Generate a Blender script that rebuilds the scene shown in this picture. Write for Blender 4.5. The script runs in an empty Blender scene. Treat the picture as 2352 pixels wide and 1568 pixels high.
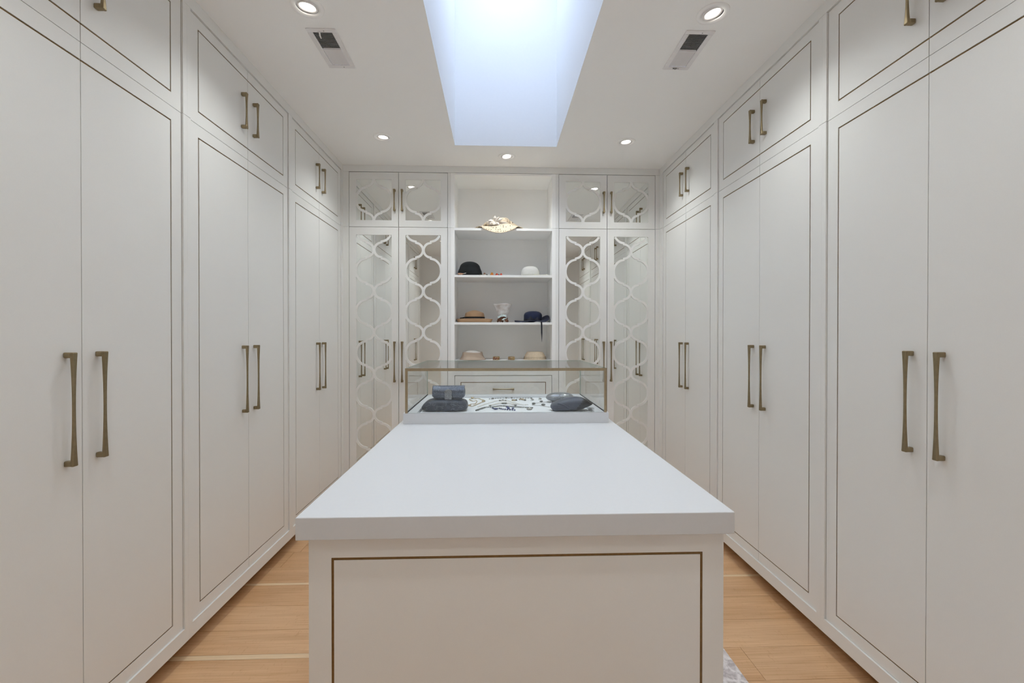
import bpy, bmesh, math, random
from mathutils import Vector, Matrix
random.seed(7)
PI = math.pi
SC = bpy.context.scene
COL = SC.collection

# ------------------------------------------------------------------ camera
H = 1.42                                    # camera height above the floor
f_px, cy = 1020.0, 775.44
yaw, pitch, roll = 0.03522, -0.00568, 0.00046
cam = bpy.data.cameras.new('camera')
cam.sensor_width = 36.0
cam.lens = f_px * 36.0 / 2352.0
cam.shift_y = -(784.0 - cy) / 2352.0
cam.clip_start = 0.02
camo = bpy.data.objects.new('camera', cam)
COL.objects.link(camo)
fw = Vector((math.cos(pitch) * math.sin(yaw), math.cos(pitch) * math.cos(yaw), math.sin(pitch)))
rt = Vector((math.cos(yaw), -math.sin(yaw), 0))
up = Vector((-math.sin(pitch) * math.sin(yaw), -math.sin(pitch) * math.cos(yaw), math.cos(pitch)))
r2 = rt * math.cos(roll) + up * math.sin(roll)
u2 = -rt * math.sin(roll) + up * math.cos(roll)
camo.matrix_world = Matrix(((r2.x, u2.x, -fw.x, 0), (r2.y, u2.y, -fw.y, 0), (r2.z, u2.z, -fw.z, H), (0, 0, 0, 1)))
SC.camera = camo

# ------------------------------------------------------------------ world, light, exposure
SKY_STRENGTH = 5.3
LAMP_POWER = 23.2
wd = bpy.data.worlds.new('sky'); SC.world = wd; wd.use_nodes = True
bg = wd.node_tree.nodes['Background']
bg.inputs[0].default_value = (0.635, 0.745, 0.97, 1)
bg.inputs[1].default_value = SKY_STRENGTH
SC.view_settings.view_transform = 'Standard'
SC.view_settings.look = 'None'
SC.view_settings.gamma = 1.0
SC.view_settings.exposure = 0.0
SC.view_settings.use_curve_mapping = False
SC.cycles.max_bounces = 12
SC.cycles.diffuse_bounces = 8
SC.cycles.transparent_max_bounces = 24
SC.cycles.glossy_bounces = 6
SC.cycles.use_light_tree = False
SC.cycles.use_adaptive_sampling = True
SC.cycles.adaptive_threshold = 0.15
SC.cycles.adaptive_min_samples = 16

CEIL = 2.92
SKX0, SKX1, SKY0, SKY1, SKTOP = -0.328, 0.479, 1.05, 3.533, 4.25
pl = bpy.data.lights.new('skylight_portal', 'AREA')
pl.shape = 'RECTANGLE'; pl.size = SKX1 - SKX0; pl.size_y = SKY1 - SKY0
pl.cycles.is_portal = True
plo = bpy.data.objects.new('skylight_portal', pl); COL.objects.link(plo)
plo.location = ((SKX0 + SKX1) / 2, (SKY0 + SKY1) / 2, SKTOP - 0.02)

# ------------------------------------------------------------------ materials
def newmat(n):
    m = bpy.data.materials.new(n); m.use_nodes = True
    nt = m.node_tree
    return m, nt, nt.nodes['Principled BSDF'], nt.nodes, nt.links

def noise(nt, scale, detail=3.0, coord='Object', vscale=None):
    tc = nt.nodes.new('ShaderNodeTexCoord')
    n = nt.nodes.new('ShaderNodeTexNoise')
    n.inputs['Scale'].default_value = scale; n.inputs['Detail'].default_value = detail
    src = tc.outputs[coord]
    if vscale:
        mp = nt.nodes.new('ShaderNodeMapping'); mp.inputs['Scale'].default_value = vscale
        nt.links.new(src, mp.inputs[0]); src = mp.outputs[0]
    nt.links.new(src, n.inputs['Vector'])
    return n

def mat(name, c, rough=0.5, metal=0.0, var=0.04, nscale=30.0, bump=0.0, spec=None, sheen=0.0, c2=None, coat=0.0, vscale=None, transm=0.0):
    m, nt, b, N, L = newmat(name)
    n = noise(nt, nscale, vscale=vscale)
    r = N.new('ShaderNodeValToRGB')
    a = c2 if c2 else tuple(max(0, x * (1 - var)) for x in c)
    r.color_ramp.elements[0].color = (*a, 1); r.color_ramp.elements[1].color = (*c, 1)
    r.color_ramp.elements[0].position = 0.35; r.color_ramp.elements[1].position = 0.65
    L.new(n.outputs['Fac'], r.inputs[0]); L.new(r.outputs[0], b.inputs['Base Color'])
    b.inputs['Roughness'].default_value = rough
    b.inputs['Metallic'].default_value = metal
    if spec is not None: b.inputs['Specular IOR Level'].default_value = spec
    if sheen: b.inputs['Sheen Weight'].default_value = sheen
    if coat: b.inputs['Coat Weight'].default_value = coat; b.inputs['Coat Roughness'].default_value = 0.2
    if bump:
        bp = N.new('ShaderNodeBump'); bp.inputs['Strength'].default_value = bump; bp.inputs['Distance'].default_value = 0.004
        L.new(n.outputs['Fac'], bp.inputs['Height']); L.new(bp.outputs[0], b.inputs['Normal'])
    return m

M = {}
M['paint'] = mat('cabinet_paint', (0.835, 0.832, 0.815), 0.42, var=0.012, nscale=260)
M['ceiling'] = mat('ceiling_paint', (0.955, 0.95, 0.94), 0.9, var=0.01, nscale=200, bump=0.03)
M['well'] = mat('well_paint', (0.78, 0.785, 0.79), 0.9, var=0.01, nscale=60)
M['wall'] = mat('wall_paint', (0.94, 0.93, 0.915), 0.85, var=0.02, nscale=120)
M['counter'] = mat('counter_lacquer', (0.69, 0.70, 0.72), 0.38, var=0.01, nscale=90)
M['brass'] = mat('antique_brass', (0.335, 0.268, 0.165), 0.36, metal=1.0, var=0.12, nscale=70)
M['inlay'] = mat('inlay_brass', (0.25, 0.155, 0.065), 0.45, metal=0.8, var=0.15, nscale=90)
M['trimbrass'] = mat('case_brass', (0.42, 0.34, 0.225), 0.34, metal=0.8, var=0.1, nscale=60)
M['inner'] = mat('lightened_shelf_paint', (0.945, 0.94, 0.925), 0.5, var=0.01, nscale=200)  # cabinet paint lightened to make up for the dim shelf interior
M['dark'] = mat('dark_void', (0.03, 0.03, 0.03), 0.9)
M['vent'] = mat('vent_white', (0.82, 0.80, 0.80), 0.5)
M['slat'] = mat('slat_white', (0.62, 0.60, 0.60), 0.5)
M['steel'] = mat('grey_steel', (0.35, 0.35, 0.35), 0.4, metal=0.8)
M['toe'] = mat('dark_brown_plinth', (0.075, 0.04, 0.018), 0.6, var=0.3)  # plinth colour guessed as dark brown, chosen to deepen the shade under the cabinets
M['liner'] = mat('case_liner', (0.80, 0.81, 0.83), 0.6)

def mirror_mat():
    m, nt, b, N, L = newmat('mirror_glass')
    n = noise(nt, 5.0)
    r = N.new('ShaderNodeValToRGB')
    r.color_ramp.elements[0].color = (0.86, 0.885, 0.865, 1); r.color_ramp.elements[1].color = (0.88, 0.90, 0.88, 1)
    L.new(n.outputs['Fac'], r.inputs[0]); L.new(r.outputs[0], b.inputs['Base Color'])
    b.inputs['Metallic'].default_value = 1.0; b.inputs['Roughness'].default_value = 0.0
    return m
M['mirror'] = mirror_mat()

def glass_mat(name, tint):
    m, nt, b, N, L = newmat(name)
    N.remove(b)
    t = N.new('ShaderNodeBsdfTransparent'); g = N.new('ShaderNodeBsdfGlossy'); mx = N.new('ShaderNodeMixShader'); fr = N.new('ShaderNodeFresnel')
    n = noise(nt, 2.0)
    r = N.new('ShaderNodeValToRGB')
    r.color_ramp.elements[0].color = (*tint, 1); r.color_ramp.elements[1].color = (*[min(1, x * 1.006) for x in tint], 1)
    L.new(n.outputs['Fac'], r.inputs[0]); L.new(r.outputs[0], t.inputs[0])
    g.inputs['Roughness'].default_value = 0.0
    ge = N.new('ShaderNodeNewGeometry'); mm = N.new('ShaderNodeMapRange')   # same Fresnel on both faces of the pane
    mm.inputs['To Min'].default_value = 1.5; mm.inputs['To Max'].default_value = 1 / 1.5
    L.new(ge.outputs['Backfacing'], mm.inputs['Value']); L.new(mm.outputs[0], fr.inputs['IOR'])
    L.new(fr.outputs[0], mx.inputs[0]); L.new(t.outputs[0], mx.inputs[1]); L.new(g.outputs[0], mx.inputs[2])
    L.new(mx.outputs[0], N['Material Output'].inputs[0])
    return m
M['glass'] = glass_mat('clear_glass', (0.985, 0.996, 0.991))
M['skyglass'] = glass_mat('skylight_glass', (0.97, 0.985, 0.99))
M['glassedge'] = mat('glass_edge', (0.30, 0.46, 0.39), 0.15, var=0.2, nscale=15)

def wood_mat():
    m, nt, b, N, L = newmat('oak_planks')
    geo = N.new('ShaderNodeNewGeometry'); oi = N.new('ShaderNodeObjectInfo')
    off = N.new('ShaderNodeVectorMath'); off.operation = 'SCALE'; off.inputs[0].default_value = (37.0, 91.0, 11.0)
    L.new(oi.outputs['Random'], off.inputs['Scale'])
    add = N.new('ShaderNodeVectorMath'); L.new(geo.outputs['Position'], add.inputs[0]); L.new(off.outputs[0], add.inputs[1])
    def tex(sc, scale, det, dist=0.0):
        mp = N.new('ShaderNodeMapping'); mp.inputs['Scale'].default_value = sc; L.new(add.outputs[0], mp.inputs[0])
        n = N.new('ShaderNodeTexNoise'); n.inputs['Scale'].default_value = scale; n.inputs['Detail'].default_value = det
        n.inputs['Distortion'].default_value = dist
        L.new(mp.outputs[0], n.inputs['Vector']); return n
    grain = tex((1.6, 60, 1), 2.2, 8, 0.9)
    broad = tex((0.6, 9, 1), 1.3, 3, 0.6)
    fleck = tex((26, 9, 1), 3.0, 4, 1.6)
    r1 = N.new('ShaderNodeValToRGB'); e = r1.color_ramp.elements
    e[0].position = 0.25; e[0].color = (0.64, 0.375, 0.19, 1); e[1].position = 0.75; e[1].color = (0.80, 0.535, 0.315, 1)
    L.new(grain.outputs['Fac'], r1.inputs[0])
    r2_ = N.new('ShaderNodeValToRGB'); e = r2_.color_ramp.elements
    e[0].position = 0.36; e[0].color = (0.80, 0.72, 0.64, 1); e[1].position = 0.66; e[1].color = (1.06, 1.05, 1.04, 1)
    L.new(broad.outputs['Fac'], r2_.inputs[0])
    m1 = N.new('ShaderNodeMix'); m1.data_type = 'RGBA'; m1.blend_type = 'MULTIPLY'; m1.inputs[0].default_value = 0.6
    L.new(r1.outputs[0], m1.inputs[6]); L.new(r2_.outputs[0], m1.inputs[7])
    r3 = N.new('ShaderNodeValToRGB'); e = r3.color_ramp.elements
    e[0].position = 0.60; e[0].color = (1, 1, 1, 1); e[1].position = 0.72; e[1].color = (0.80, 0.70, 0.60, 1)
    L.new(fleck.outputs['Fac'], r3.inputs[0])
    m2 = N.new('ShaderNodeMix'); m2.data_type = 'RGBA'; m2.blend_type = 'MULTIPLY'; m2.inputs[0].default_value = 0.5
    L.new(m1.outputs[2], m2.inputs[6]); L.new(r3.outputs[0], m2.inputs[7])
    r4 = N.new('ShaderNodeValToRGB'); e = r4.color_ramp.elements
    e[0].position = 0.0; e[0].color = (0.94, 0.90, 0.86, 1); e[1].position = 1.0; e[1].color = (1.06, 1.08, 1.12, 1)
    L.new(oi.outputs['Random'], r4.inputs[0])
    m3 = N.new('ShaderNodeMix'); m3.data_type = 'RGBA'; m3.blend_type = 'MULTIPLY'; m3.inputs[0].default_value = 1.0
    L.new(m2.outputs[2], m3.inputs[6]); L.new(r4.outputs[0], m3.inputs[7])
    L.new(m3.outputs[2], b.inputs['Base Color'])
    b.inputs['Roughness'].default_value = 0.36
    bp = N.new('ShaderNodeBump'); bp.inputs['Strength'].default_value = 0.12; bp.inputs['Distance'].default_value = 0.002
    L.new(grain.outputs['Fac'], bp.inputs['Height']); L.new(bp.outputs[0], b.inputs['Normal'])
    return m
M['wood'] = wood_mat()
M['sapwood'] = mat('pale_sapwood', (0.86, 0.64, 0.41), 0.38, var=0.12, nscale=3, vscale=(1.5, 40, 1))

def glitter(name, c, c2, scale, rough=0.3, metal=0.8):
    m, nt, b, N, L = newmat(name)
    tc = N.new('ShaderNodeTexCoord'); v = N.new('ShaderNodeTexVoronoi'); v.inputs['Scale'].default_value = scale
    L.new(tc.outputs['Object'], v.inputs['Vector'])
    sep = N.new('ShaderNodeSeparateColor'); L.new(v.outputs['Color'], sep.inputs[0])
    r = N.new('ShaderNodeValToRGB'); r.color_ramp.elements[0].color = (*c, 1); r.color_ramp.elements[1].color = (*c2, 1)
    r.color_ramp.elements[0].position = 0.5; r.color_ramp.elements[1].position = 1.0
    L.new(sep.outputs[0], r.inputs[0]); L.new(r.outputs[0], b.inputs['Base Color'])
    b.inputs['Metallic'].default_value = metal; b.inputs['Roughness'].default_value = rough
    bp = N.new('ShaderNodeBump'); bp.inputs['Strength'].default_value = 0.6; bp.inputs['Distance'].default_value = 0.002
    L.new(sep.outputs[1], bp.inputs['Height']); L.new(bp.outputs[0], b.inputs['Normal'])
    return m
M['glit_grey'] = glitter('grey_glitter', (0.075, 0.09, 0.135), (0.42, 0.47, 0.57), 900, 0.35)
M['glit_silver'] = glitter('silver_glitter', (0.20, 0.21, 0.235), (0.74, 0.77, 0.82), 900, 0.30, 0.9)

def voro_dots(name, base, dot, scale, thr, rough=0.7, soft=0.03):
    m, nt, b, N, L = newmat(name)
    tc = N.new('ShaderNodeTexCoord'); v = N.new('ShaderNodeTexVoronoi'); v.inputs['Scale'].default_value = scale
    v.inputs['Randomness'].default_value = 0.45
    L.new(tc.outputs['Object'], v.inputs['Vector'])
    r = N.new('ShaderNodeValToRGB'); e = r.color_ramp.elements
    e[0].position = thr; e[0].color = (*dot, 1); e[1].position = thr + soft; e[1].color = (*base, 1)
    L.new(v.outputs['Distance'], r.inputs[0]); L.new(r.outputs[0], b.inputs['Base Color'])
    b.inputs['Roughness'].default_value = rough
    return m
M['polka'] = voro_dots('polka_dot_straw', (0.60, 0.49, 0.355), (0.09, 0.055, 0.035), 46, 0.25)

def stripes(name, c1, c2, scale, axis='Z', rough=0.8):
    m, nt, b, N, L = newmat(name)
    tc = N.new('ShaderNodeTexCoord'); w = N.new('ShaderNodeTexWave'); w.bands_direction = axis
    w.inputs['Scale'].default_value = scale; w.inputs['Distortion'].default_value = 0.6; w.inputs['Detail'].default_value = 1.0
    L.new(tc.outputs['Object'], w.inputs['Vector'])
    r = N.new('ShaderNodeValToRGB'); e = r.color_ramp.elements
    e[0].position = 0.45; e[0].color = (*c1, 1); e[1].position = 0.6; e[1].color = (*c2, 1)
    L.new(w.outputs[0], r.inputs[0]); L.new(r.outputs[0], b.inputs['Base Color'])
    b.inputs['Roughness'].default_value = rough
    return m
M['striped'] = stripes('striped_straw', (0.60, 0.48, 0.37), (0.33, 0.24, 0.18), 62, 'Z')
M['straw'] = stripes('tan_straw', (0.46, 0.29, 0.165), (0.40, 0.245, 0.135), 90, 'Z')
M['cream'] = mat('cream_raffia', (0.72, 0.58, 0.41), 0.8, var=0.12, nscale=120, bump=0.4)
M['creamwhite'] = mat('cream_white_cloth', (0.72, 0.68, 0.62), 0.85, var=0.06, nscale=60)
M['blackfur'] = mat('black_fur_felt', (0.004, 0.006, 0.007), 0.95, var=0.5, nscale=160, sheen=0.05)
M['black'] = mat('black_ribbon', (0.006, 0.006, 0.009), 0.6, var=0.3)
M['navy'] = mat('navy_felt', (0.013, 0.021, 0.062), 0.85, var=0.2, nscale=80, sheen=0.1)
M['navydark'] = mat('dark_navy_band', (0.008, 0.010, 0.025), 0.45, var=0.3)
M['whitewool'] = mat('white_felt', (0.64, 0.63, 0.60), 0.95, var=0.05, nscale=140, bump=0.3)
M['fringe'] = mat('cream_fringe', (0.82, 0.80, 0.68), 0.9, var=0.1)
M['organza'] = mat('white_organza', (0.66, 0.60, 0.54), 0.5, var=0.05)
M['vasewhite'] = mat('mottled_white', (0.76, 0.75, 0.74), 0.55, nscale=22, c2=(0.56, 0.50, 0.47))
M['brown'] = mat('brown_silk', (0.22, 0.085, 0.04), 0.45, var=0.5, nscale=25)
M['pale'] = mat('pale_blue_ribbon', (0.66, 0.78, 0.78), 0.5)
M['orange'] = mat('orange_petals', (0.85, 0.22, 0.03), 0.6, nscale=50, c2=(0.75, 0.40, 0.06))
M['red'] = mat('coral_red_petals', (0.85, 0.10, 0.04), 0.6, var=0.35, nscale=50)
M['beigeflower'] = mat('beige_petals', (0.52, 0.32, 0.20), 0.7, nscale=60, c2=(0.30, 0.13, 0.07))
M['leaf'] = mat('dark_leaf', (0.05, 0.05, 0.02), 0.7)
M['tan'] = mat('amber_bangle', (0.36, 0.24, 0.09), 0.3, nscale=30, c2=(0.20, 0.11, 0.04), coat=0.5)
M['redpattern'] = mat('dark_red_pattern', (0.22, 0.02, 0.015), 0.35, var=0.4, nscale=60)
M['gold'] = mat('gold_metal', (0.58, 0.47, 0.31), 0.28, metal=1.0, var=0.2)
M['silver'] = mat('silver_metal', (0.50, 0.48, 0.45), 0.28, metal=1.0, var=0.3)
M['oldsilver'] = mat('oxidised_silver', (0.22, 0.22, 0.20), 0.35, metal=0.9, var=0.3)
M['pearl'] = mat('pearl', (0.86, 0.83, 0.79), 0.18, coat=0.6)
M['bluebead'] = mat('blue_bead', (0.015, 0.025, 0.13), 0.12, coat=0.5)
M['darkclutch'] = mat('charcoal_beaded_cloth', (0.045, 0.055, 0.085), 0.45, nscale=28, c2=(0.012, 0.016, 0.028), bump=0.6)
M['satin'] = mat('navy_satin', (0.052, 0.062, 0.098), 0.45, var=0.15, nscale=12, sheen=0.05)
M['satindark'] = mat('black_satin', (0.006, 0.007, 0.012), 0.4)
M['embroid'] = mat('silver_thread', (0.16, 0.18, 0.22), 0.35, metal=0.6)

def lampmat(name, col, s):
    m, nt, b, N, L = newmat(name)
    n = noise(nt, 3.0)
    r = N.new('ShaderNodeValToRGB'); r.color_ramp.elements[0].color = (*col, 1); r.color_ramp.elements[1].color = (*col, 1)
    L.new(n.outputs['Fac'], r.inputs[0]); L.new(r.outputs[0], b.inputs['Emission Color'])
    b.inputs['Emission Strength'].default_value = s
    b.inputs['Base Color'].default_value = (0.9, 0.9, 0.9, 1)
    return m
M['lens'] = lampmat('lamp_lens', (1.0, 0.93, 0.82), 10.0)

def rug_mat():
    m, nt, b, N, L = newmat('patterned_pile')
    tc = N.new('ShaderNodeTexCoord')
    v = N.new('ShaderNodeTexVoronoi'); v.feature = 'DISTANCE_TO_EDGE'; v.inputs['Scale'].default_value = 17
    n = N.new('ShaderNodeTexNoise'); n.inputs['Scale'].default_value = 70; n.inputs['Detail'].default_value = 4
    L.new(tc.outputs['Object'], v.inputs['Vector']); L.new(tc.outputs['Object'], n.inputs['Vector'])
    r = N.new('ShaderNodeValToRGB'); e = r.color_ramp.elements
    e[0].position = 0.06; e[0].color = (0.86, 0.81, 0.81, 1); e[1].position = 0.16; e[1].color = (0.68, 0.62, 0.62, 1)
    L.new(v.outputs['Distance'], r.inputs[0])
    r2_ = N.new('ShaderNodeValToRGB'); e = r2_.color_ramp.elements
    e[0].position = 0.38; e[0].color = (0.62, 0.60, 0.60, 1); e[1].position = 0.55; e[1].color = (1, 1, 1, 1)
    L.new(n.outputs['Fac'], r2_.inputs[0])
    mx = N.new('ShaderNodeMix'); mx.data_type = 'RGBA'; mx.blend_type = 'MULTIPLY'; mx.inputs[0].default_value = 0.6
    L.new(r.outputs[0], mx.inputs[6]); L.new(r2_.outputs[0], mx.inputs[7]); L.new(mx.outputs[2], b.inputs['Base Color'])
    b.inputs['Roughness'].default_value = 0.95
    bp = N.new('ShaderNodeBump'); bp.inputs['Strength'].default_value = 0.5; bp.inputs['Distance'].default_value = 0.01
    L.new(n.outputs['Fac'], bp.inputs['Height']); L.new(bp.outputs[0], b.inputs['Normal'])
    return m
M['rug'] = rug_mat()

# ------------------------------------------------------------------ mesh helpers
class MB:
    def __init__(s): s.v = []; s.f = []; s.mi = []
    def box(s, x0, x1, y0, y1, z0, z1, mi=0):
        b = len(s.v)
        s.v += [(x0, y0, z0), (x1, y0, z0), (x1, y1, z0), (x0, y1, z0), (x0, y0, z1), (x1, y0, z1), (x1, y1, z1), (x0, y1, z1)]
        for q in ((0, 3, 2, 1), (4, 5, 6, 7), (0, 1, 5, 4), (1, 2, 6, 5), (2, 3, 7, 6), (3, 0, 4, 7)):
            s.f.append(tuple(b + i for i in q)); s.mi.append(mi)
        return s
    def raw(s, vs, fs, mi=0):
        b = len(s.v); s.v += [tuple(v) for v in vs]
        for q in fs: s.f.append(tuple(b + i for i in q)); s.mi.append(mi)
        return s
    def lathe(s, prof, n=32, c=(0, 0, 0), mi=0, axis='z', closed=False, rot=None):
        vs = []; fs = []; k = len(prof)
        for i in range(n):
            a = 2 * PI * i / n
            for r, z in prof:
                p = Vector((r * math.cos(a), r * math.sin(a), z))
                if rot: p = rot @ p
                vs.append((p.x + c[0], p.y + c[1], p.z + c[2]))
        for i in range(n):
            j = (i + 1) % n
            for q in range(k - 1): fs.append((i * k + q, j * k + q, j * k + q + 1, i * k + q + 1))
            if closed: fs.append((i * k + k - 1, j * k + k - 1, j * k, i * k))
        return s.raw(vs, fs, mi)
    def tube(s, pts, r, n=8, mi=0, cap=True, closed=False):
        pts = [Vector(p) for p in pts]; m = len(pts); vs = []; fs = []
        rr = r if isinstance(r, (list, tuple)) else [r] * m
        prev = None
        for i, p in enumerate(pts):
            if closed: t = pts[(i + 1) % m] - pts[i - 1]
            else: t = pts[min(i + 1, m - 1)] - pts[max(i - 1, 0)]
            t.normalize()
            ref = prev if prev is not None else (Vector((0, 0, 1)) if abs(t.z) < 0.9 else Vector((1, 0, 0)))
            a = (ref - t * ref.dot(t)); a.normalize(); prev = a; b = t.cross(a)
            for k in range(n):
                an = 2 * PI * k / n; vs.append(p + a * (rr[i] * math.cos(an)) + b * (rr[i] * math.sin(an)))
        for i in range(m if closed else m - 1):
            j = (i + 1) % m
            for k in range(n): fs.append((i * n + k, i * n + (k + 1) % n, j * n + (k + 1) % n, j * n + k))
        if cap and not closed:
            fs.append(tuple(range(n - 1, -1, -1))); fs.append(tuple((m - 1) * n + k for k in range(n)))
        return s.raw(vs, fs, mi)
    def ball(s, c, r, mi=0, nu=8, nv=6, sc=(1, 1, 1), rot=None):
        vs = []; fs = []
        for j in range(nv + 1):
            th = PI * j / nv
            for i in range(nu):
                a = 2 * PI * i / nu
                p = Vector((r * sc[0] * math.sin(th) * math.cos(a), r * sc[1] * math.sin(th) * math.sin(a), r * sc[2] * math.cos(th)))
                if rot: p = rot @ p
                vs.append((c[0] + p.x, c[1] + p.y, c[2] + p.z))
        for j in range(nv):
            for i in range(nu): fs.append((j * nu + i, (j + 1) * nu + i, (j + 1) * nu + (i + 1) % nu, j * nu + (i + 1) % nu))
        return s.raw(vs, fs, mi)
    def grid(s, fn, nu, nv, mi=0, wrapu=False):
        vs = [fn(i / (nu if wrapu else nu - 1), j / (nv - 1)) for j in range(nv) for i in range(nu)]
        fs = []
        for j in range(nv - 1):
            for i in range(nu if wrapu else nu - 1):
                i2 = (i + 1) % nu
                fs.append((j * nu + i, j * nu + i2, (j + 1) * nu + i2, (j + 1) * nu + i))
        return s.raw(vs, fs, mi)

def mesh_of(name, mb, mats, smooth=False):
    me = bpy.data.meshes.new(name)
    me.from_pydata(mb.v, [], mb.f)
    if not isinstance(mats, (list, tuple)): mats = [mats]
    for m in mats: me.materials.append(M[m] if isinstance(m, str) else m)
    me.polygons.foreach_set('material_index', mb.mi)
    bm = bmesh.new(); bm.from_mesh(me); bmesh.ops.recalc_face_normals(bm, faces=bm.faces); bm.to_mesh(me); bm.free()
    if smooth:
        me.polygons.foreach_set('use_smooth', [True] * len(me.polygons))
    me.update()
    return me

def link(name, me, parent=None, loc=(0, 0, 0), rz=0.0):
    o = bpy.data.objects.new(name, me); COL.objects.link(o)
    o.location = loc; o.rotation_euler = (0, 0, rz); o.parent = parent
    return o

def obj(name, mb, mats, parent=None, smooth=False, bevel=0.0, seg=2, solid=0.0, loc=(0, 0, 0), subsurf=0):
    o = link(name, mesh_of(name, mb, mats, smooth), parent, loc)
    if solid:
        md = o.modifiers.new('solid', 'SOLIDIFY'); md.thickness = solid; md.offset = 0
    if subsurf:
        md = o.modifiers.new('sub', 'SUBSURF'); md.levels = subsurf; md.render_levels = subsurf
    if bevel:
        md = o.modifiers.new('bevel', 'BEVEL'); md.width = bevel; md.segments = seg; md.limit_method = 'ANGLE'; md.angle_limit = math.radians(40)
        md.harden_normals = False
    return o

def tag(o, label, cat, group=None):
    o['label'] = label; o['category'] = cat
    if group: o['group'] = group
    return o

def thing(name, label, cat, loc=(0, 0, 0), rz=0.0, group=None):
    o = bpy.data.objects.new(name, None); COL.objects.link(o)
    o.empty_display_size = 0.05
    o.location = loc; o.rotation_euler = (0, 0, rz)
    return tag(o, label, cat, group)

def struct(o): o['kind'] = 'structure'; return o

def copy_tree(o, parent=None):
    c = o.copy(); COL.objects.link(c)
    if parent is not None: c.parent = parent
    for ch in list(o.children): copy_tree(ch, c)
    return c

# ------------------------------------------------------------------ layout constants (metres, floor at z = 0)
XLF, XRF = -1.3502, 1.4738           # front planes of the side cabinets' face frames
D = 3.967                            # front plane of the back cabinets
Z_BOT, Z_LEDGE, Z_SEAM, Z_TOP = H - 1.338, H - 1.276, H + 0.9566, H + 1.442
RX0, RX1, RY0, RY1 = XLF - 0.60, XRF + 0.60, -0.50, D + 0.56
LAMPS = [(-0.864, 2.071), (1.0085, 2.045), (-0.858, 3.407), (1.006, 3.423), (0.0876, 3.735), (-0.862, 0.82), (1.007, 0.80), (0.0876, 0.0)]  # the last one is an unseen lamp, added to brighten the island front
VENTS = [(-0.861, 2.370), (1.0065, 2.318)]
VW, VL = 0.145, 0.320

# ------------------------------------------------------------------ structure
def make_ceiling():
    bm = bmesh.new()
    def loop(pts):
        vs = [bm.verts.new((x, y, CEIL)) for x, y in pts]
        for i in range(len(vs)): bm.edges.new((vs[i], vs[(i + 1) % len(vs)]))
    loop([(RX0, RY0), (RX1, RY0), (RX1, RY1), (RX0, RY1)])
    loop([(SKX0, SKY0), (SKX1, SKY0), (SKX1, SKY1), (SKX0, SKY1)])
    for x, y in LAMPS: loop([(x + 0.062 * math.cos(2 * PI * i / 24), y + 0.062 * math.sin(2 * PI * i / 24)) for i in range(24)])
    for x, y in VENTS:
        w, l = 0.050, 0.138
        loop([(x - w, y - l), (x + w, y - l), (x + w, y + l), (x - w, y + l)])
    bmesh.ops.triangle_fill(bm, use_beauty=True, use_dissolve=False, edges=bm.edges[:])
    me = bpy.data.meshes.new('ceiling'); bm.to_mesh(me); bm.free()
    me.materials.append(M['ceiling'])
    o = link('ceiling', me); struct(o)
    return o
make_ceiling()
t = 0.08
w = MB()
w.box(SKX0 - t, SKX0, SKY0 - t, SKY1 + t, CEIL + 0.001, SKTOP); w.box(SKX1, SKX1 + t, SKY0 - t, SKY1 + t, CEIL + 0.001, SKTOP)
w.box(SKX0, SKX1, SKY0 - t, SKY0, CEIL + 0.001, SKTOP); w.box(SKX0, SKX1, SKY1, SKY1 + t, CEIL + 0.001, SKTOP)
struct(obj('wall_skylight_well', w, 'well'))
w = MB(); fr = 0.05
w.box(SKX0 - t, SKX1 + t, SKY0 - t, SKY0 + fr, SKTOP, SKTOP + 0.06); w.box(SKX0 - t, SKX1 + t, SKY1 - fr, SKY1 + t, SKTOP, SKTOP + 0.06)
w.box(SKX0 - t, SKX0 + fr, SKY0 + fr, SKY1 - fr, SKTOP, SKTOP + 0.06); w.box(SKX1 - fr, SKX1 + t, SKY0 + fr, SKY1 - fr, SKTOP, SKTOP + 0.06)
sk = struct(obj('window_1', w, 'vent'))
obj('pane', MB().box(SKX0 + fr - 0.005, SKX1 - fr + 0.005, SKY0 + fr - 0.005, SKY1 - fr + 0.005, SKTOP + 0.03, SKTOP + 0.036), 'skyglass', sk)

wt = 0.10
struct(obj('wall_left', MB().box(RX0 - wt, RX0, RY0 - wt, RY1 + wt, -0.05, CEIL + 0.02), 'wall'))
struct(obj('wall_right', MB().box(RX1, RX1 + wt, RY0 - wt, RY1 + wt, -0.05, CEIL + 0.02), 'wall'))
struct(obj('wall_back', MB().box(RX0, RX1, RY1, RY1 + wt, -0.05, CEIL + 0.02), 'wall'))
w = MB()
DX0, DX1, DH = -0.42, 0.50, 2.10
w.box(RX0, DX0, RY0 - wt, RY0, -0.05, CEIL + 0.02); w.box(DX1, RX1, RY0 - wt, RY0, -0.05, CEIL + 0.02); w.box(DX0, DX1, RY0 - wt, RY0, DH, CEIL + 0.02)
struct(obj('wall_front', w, 'wall'))
dr = struct(obj('door_1', MB().box(DX0 + 0.003, DX1 - 0.003, RY0 - 0.06, RY0 - 0.02, 0.005, DH - 0.003), 'paint'))
for z0, z1 in ((0.18, 0.95), (1.08, 1.95)):
    obj('panel', MB().box(DX0 + 0.13, DX1 - 0.13, RY0 - 0.02, RY0 - 0.012, z0, z1), 'paint', dr, bevel=0.004)
obj('door_handle', MB().tube([(DX1 - 0.07, RY0 - 0.02, 1.0), (DX1 - 0.07, RY0 + 0.04, 1.0), (DX1 - 0.18, RY0 + 0.04, 1.0)], 0.009), 'brass', dr, smooth=True)
w = MB(); cw = 0.08
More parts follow.
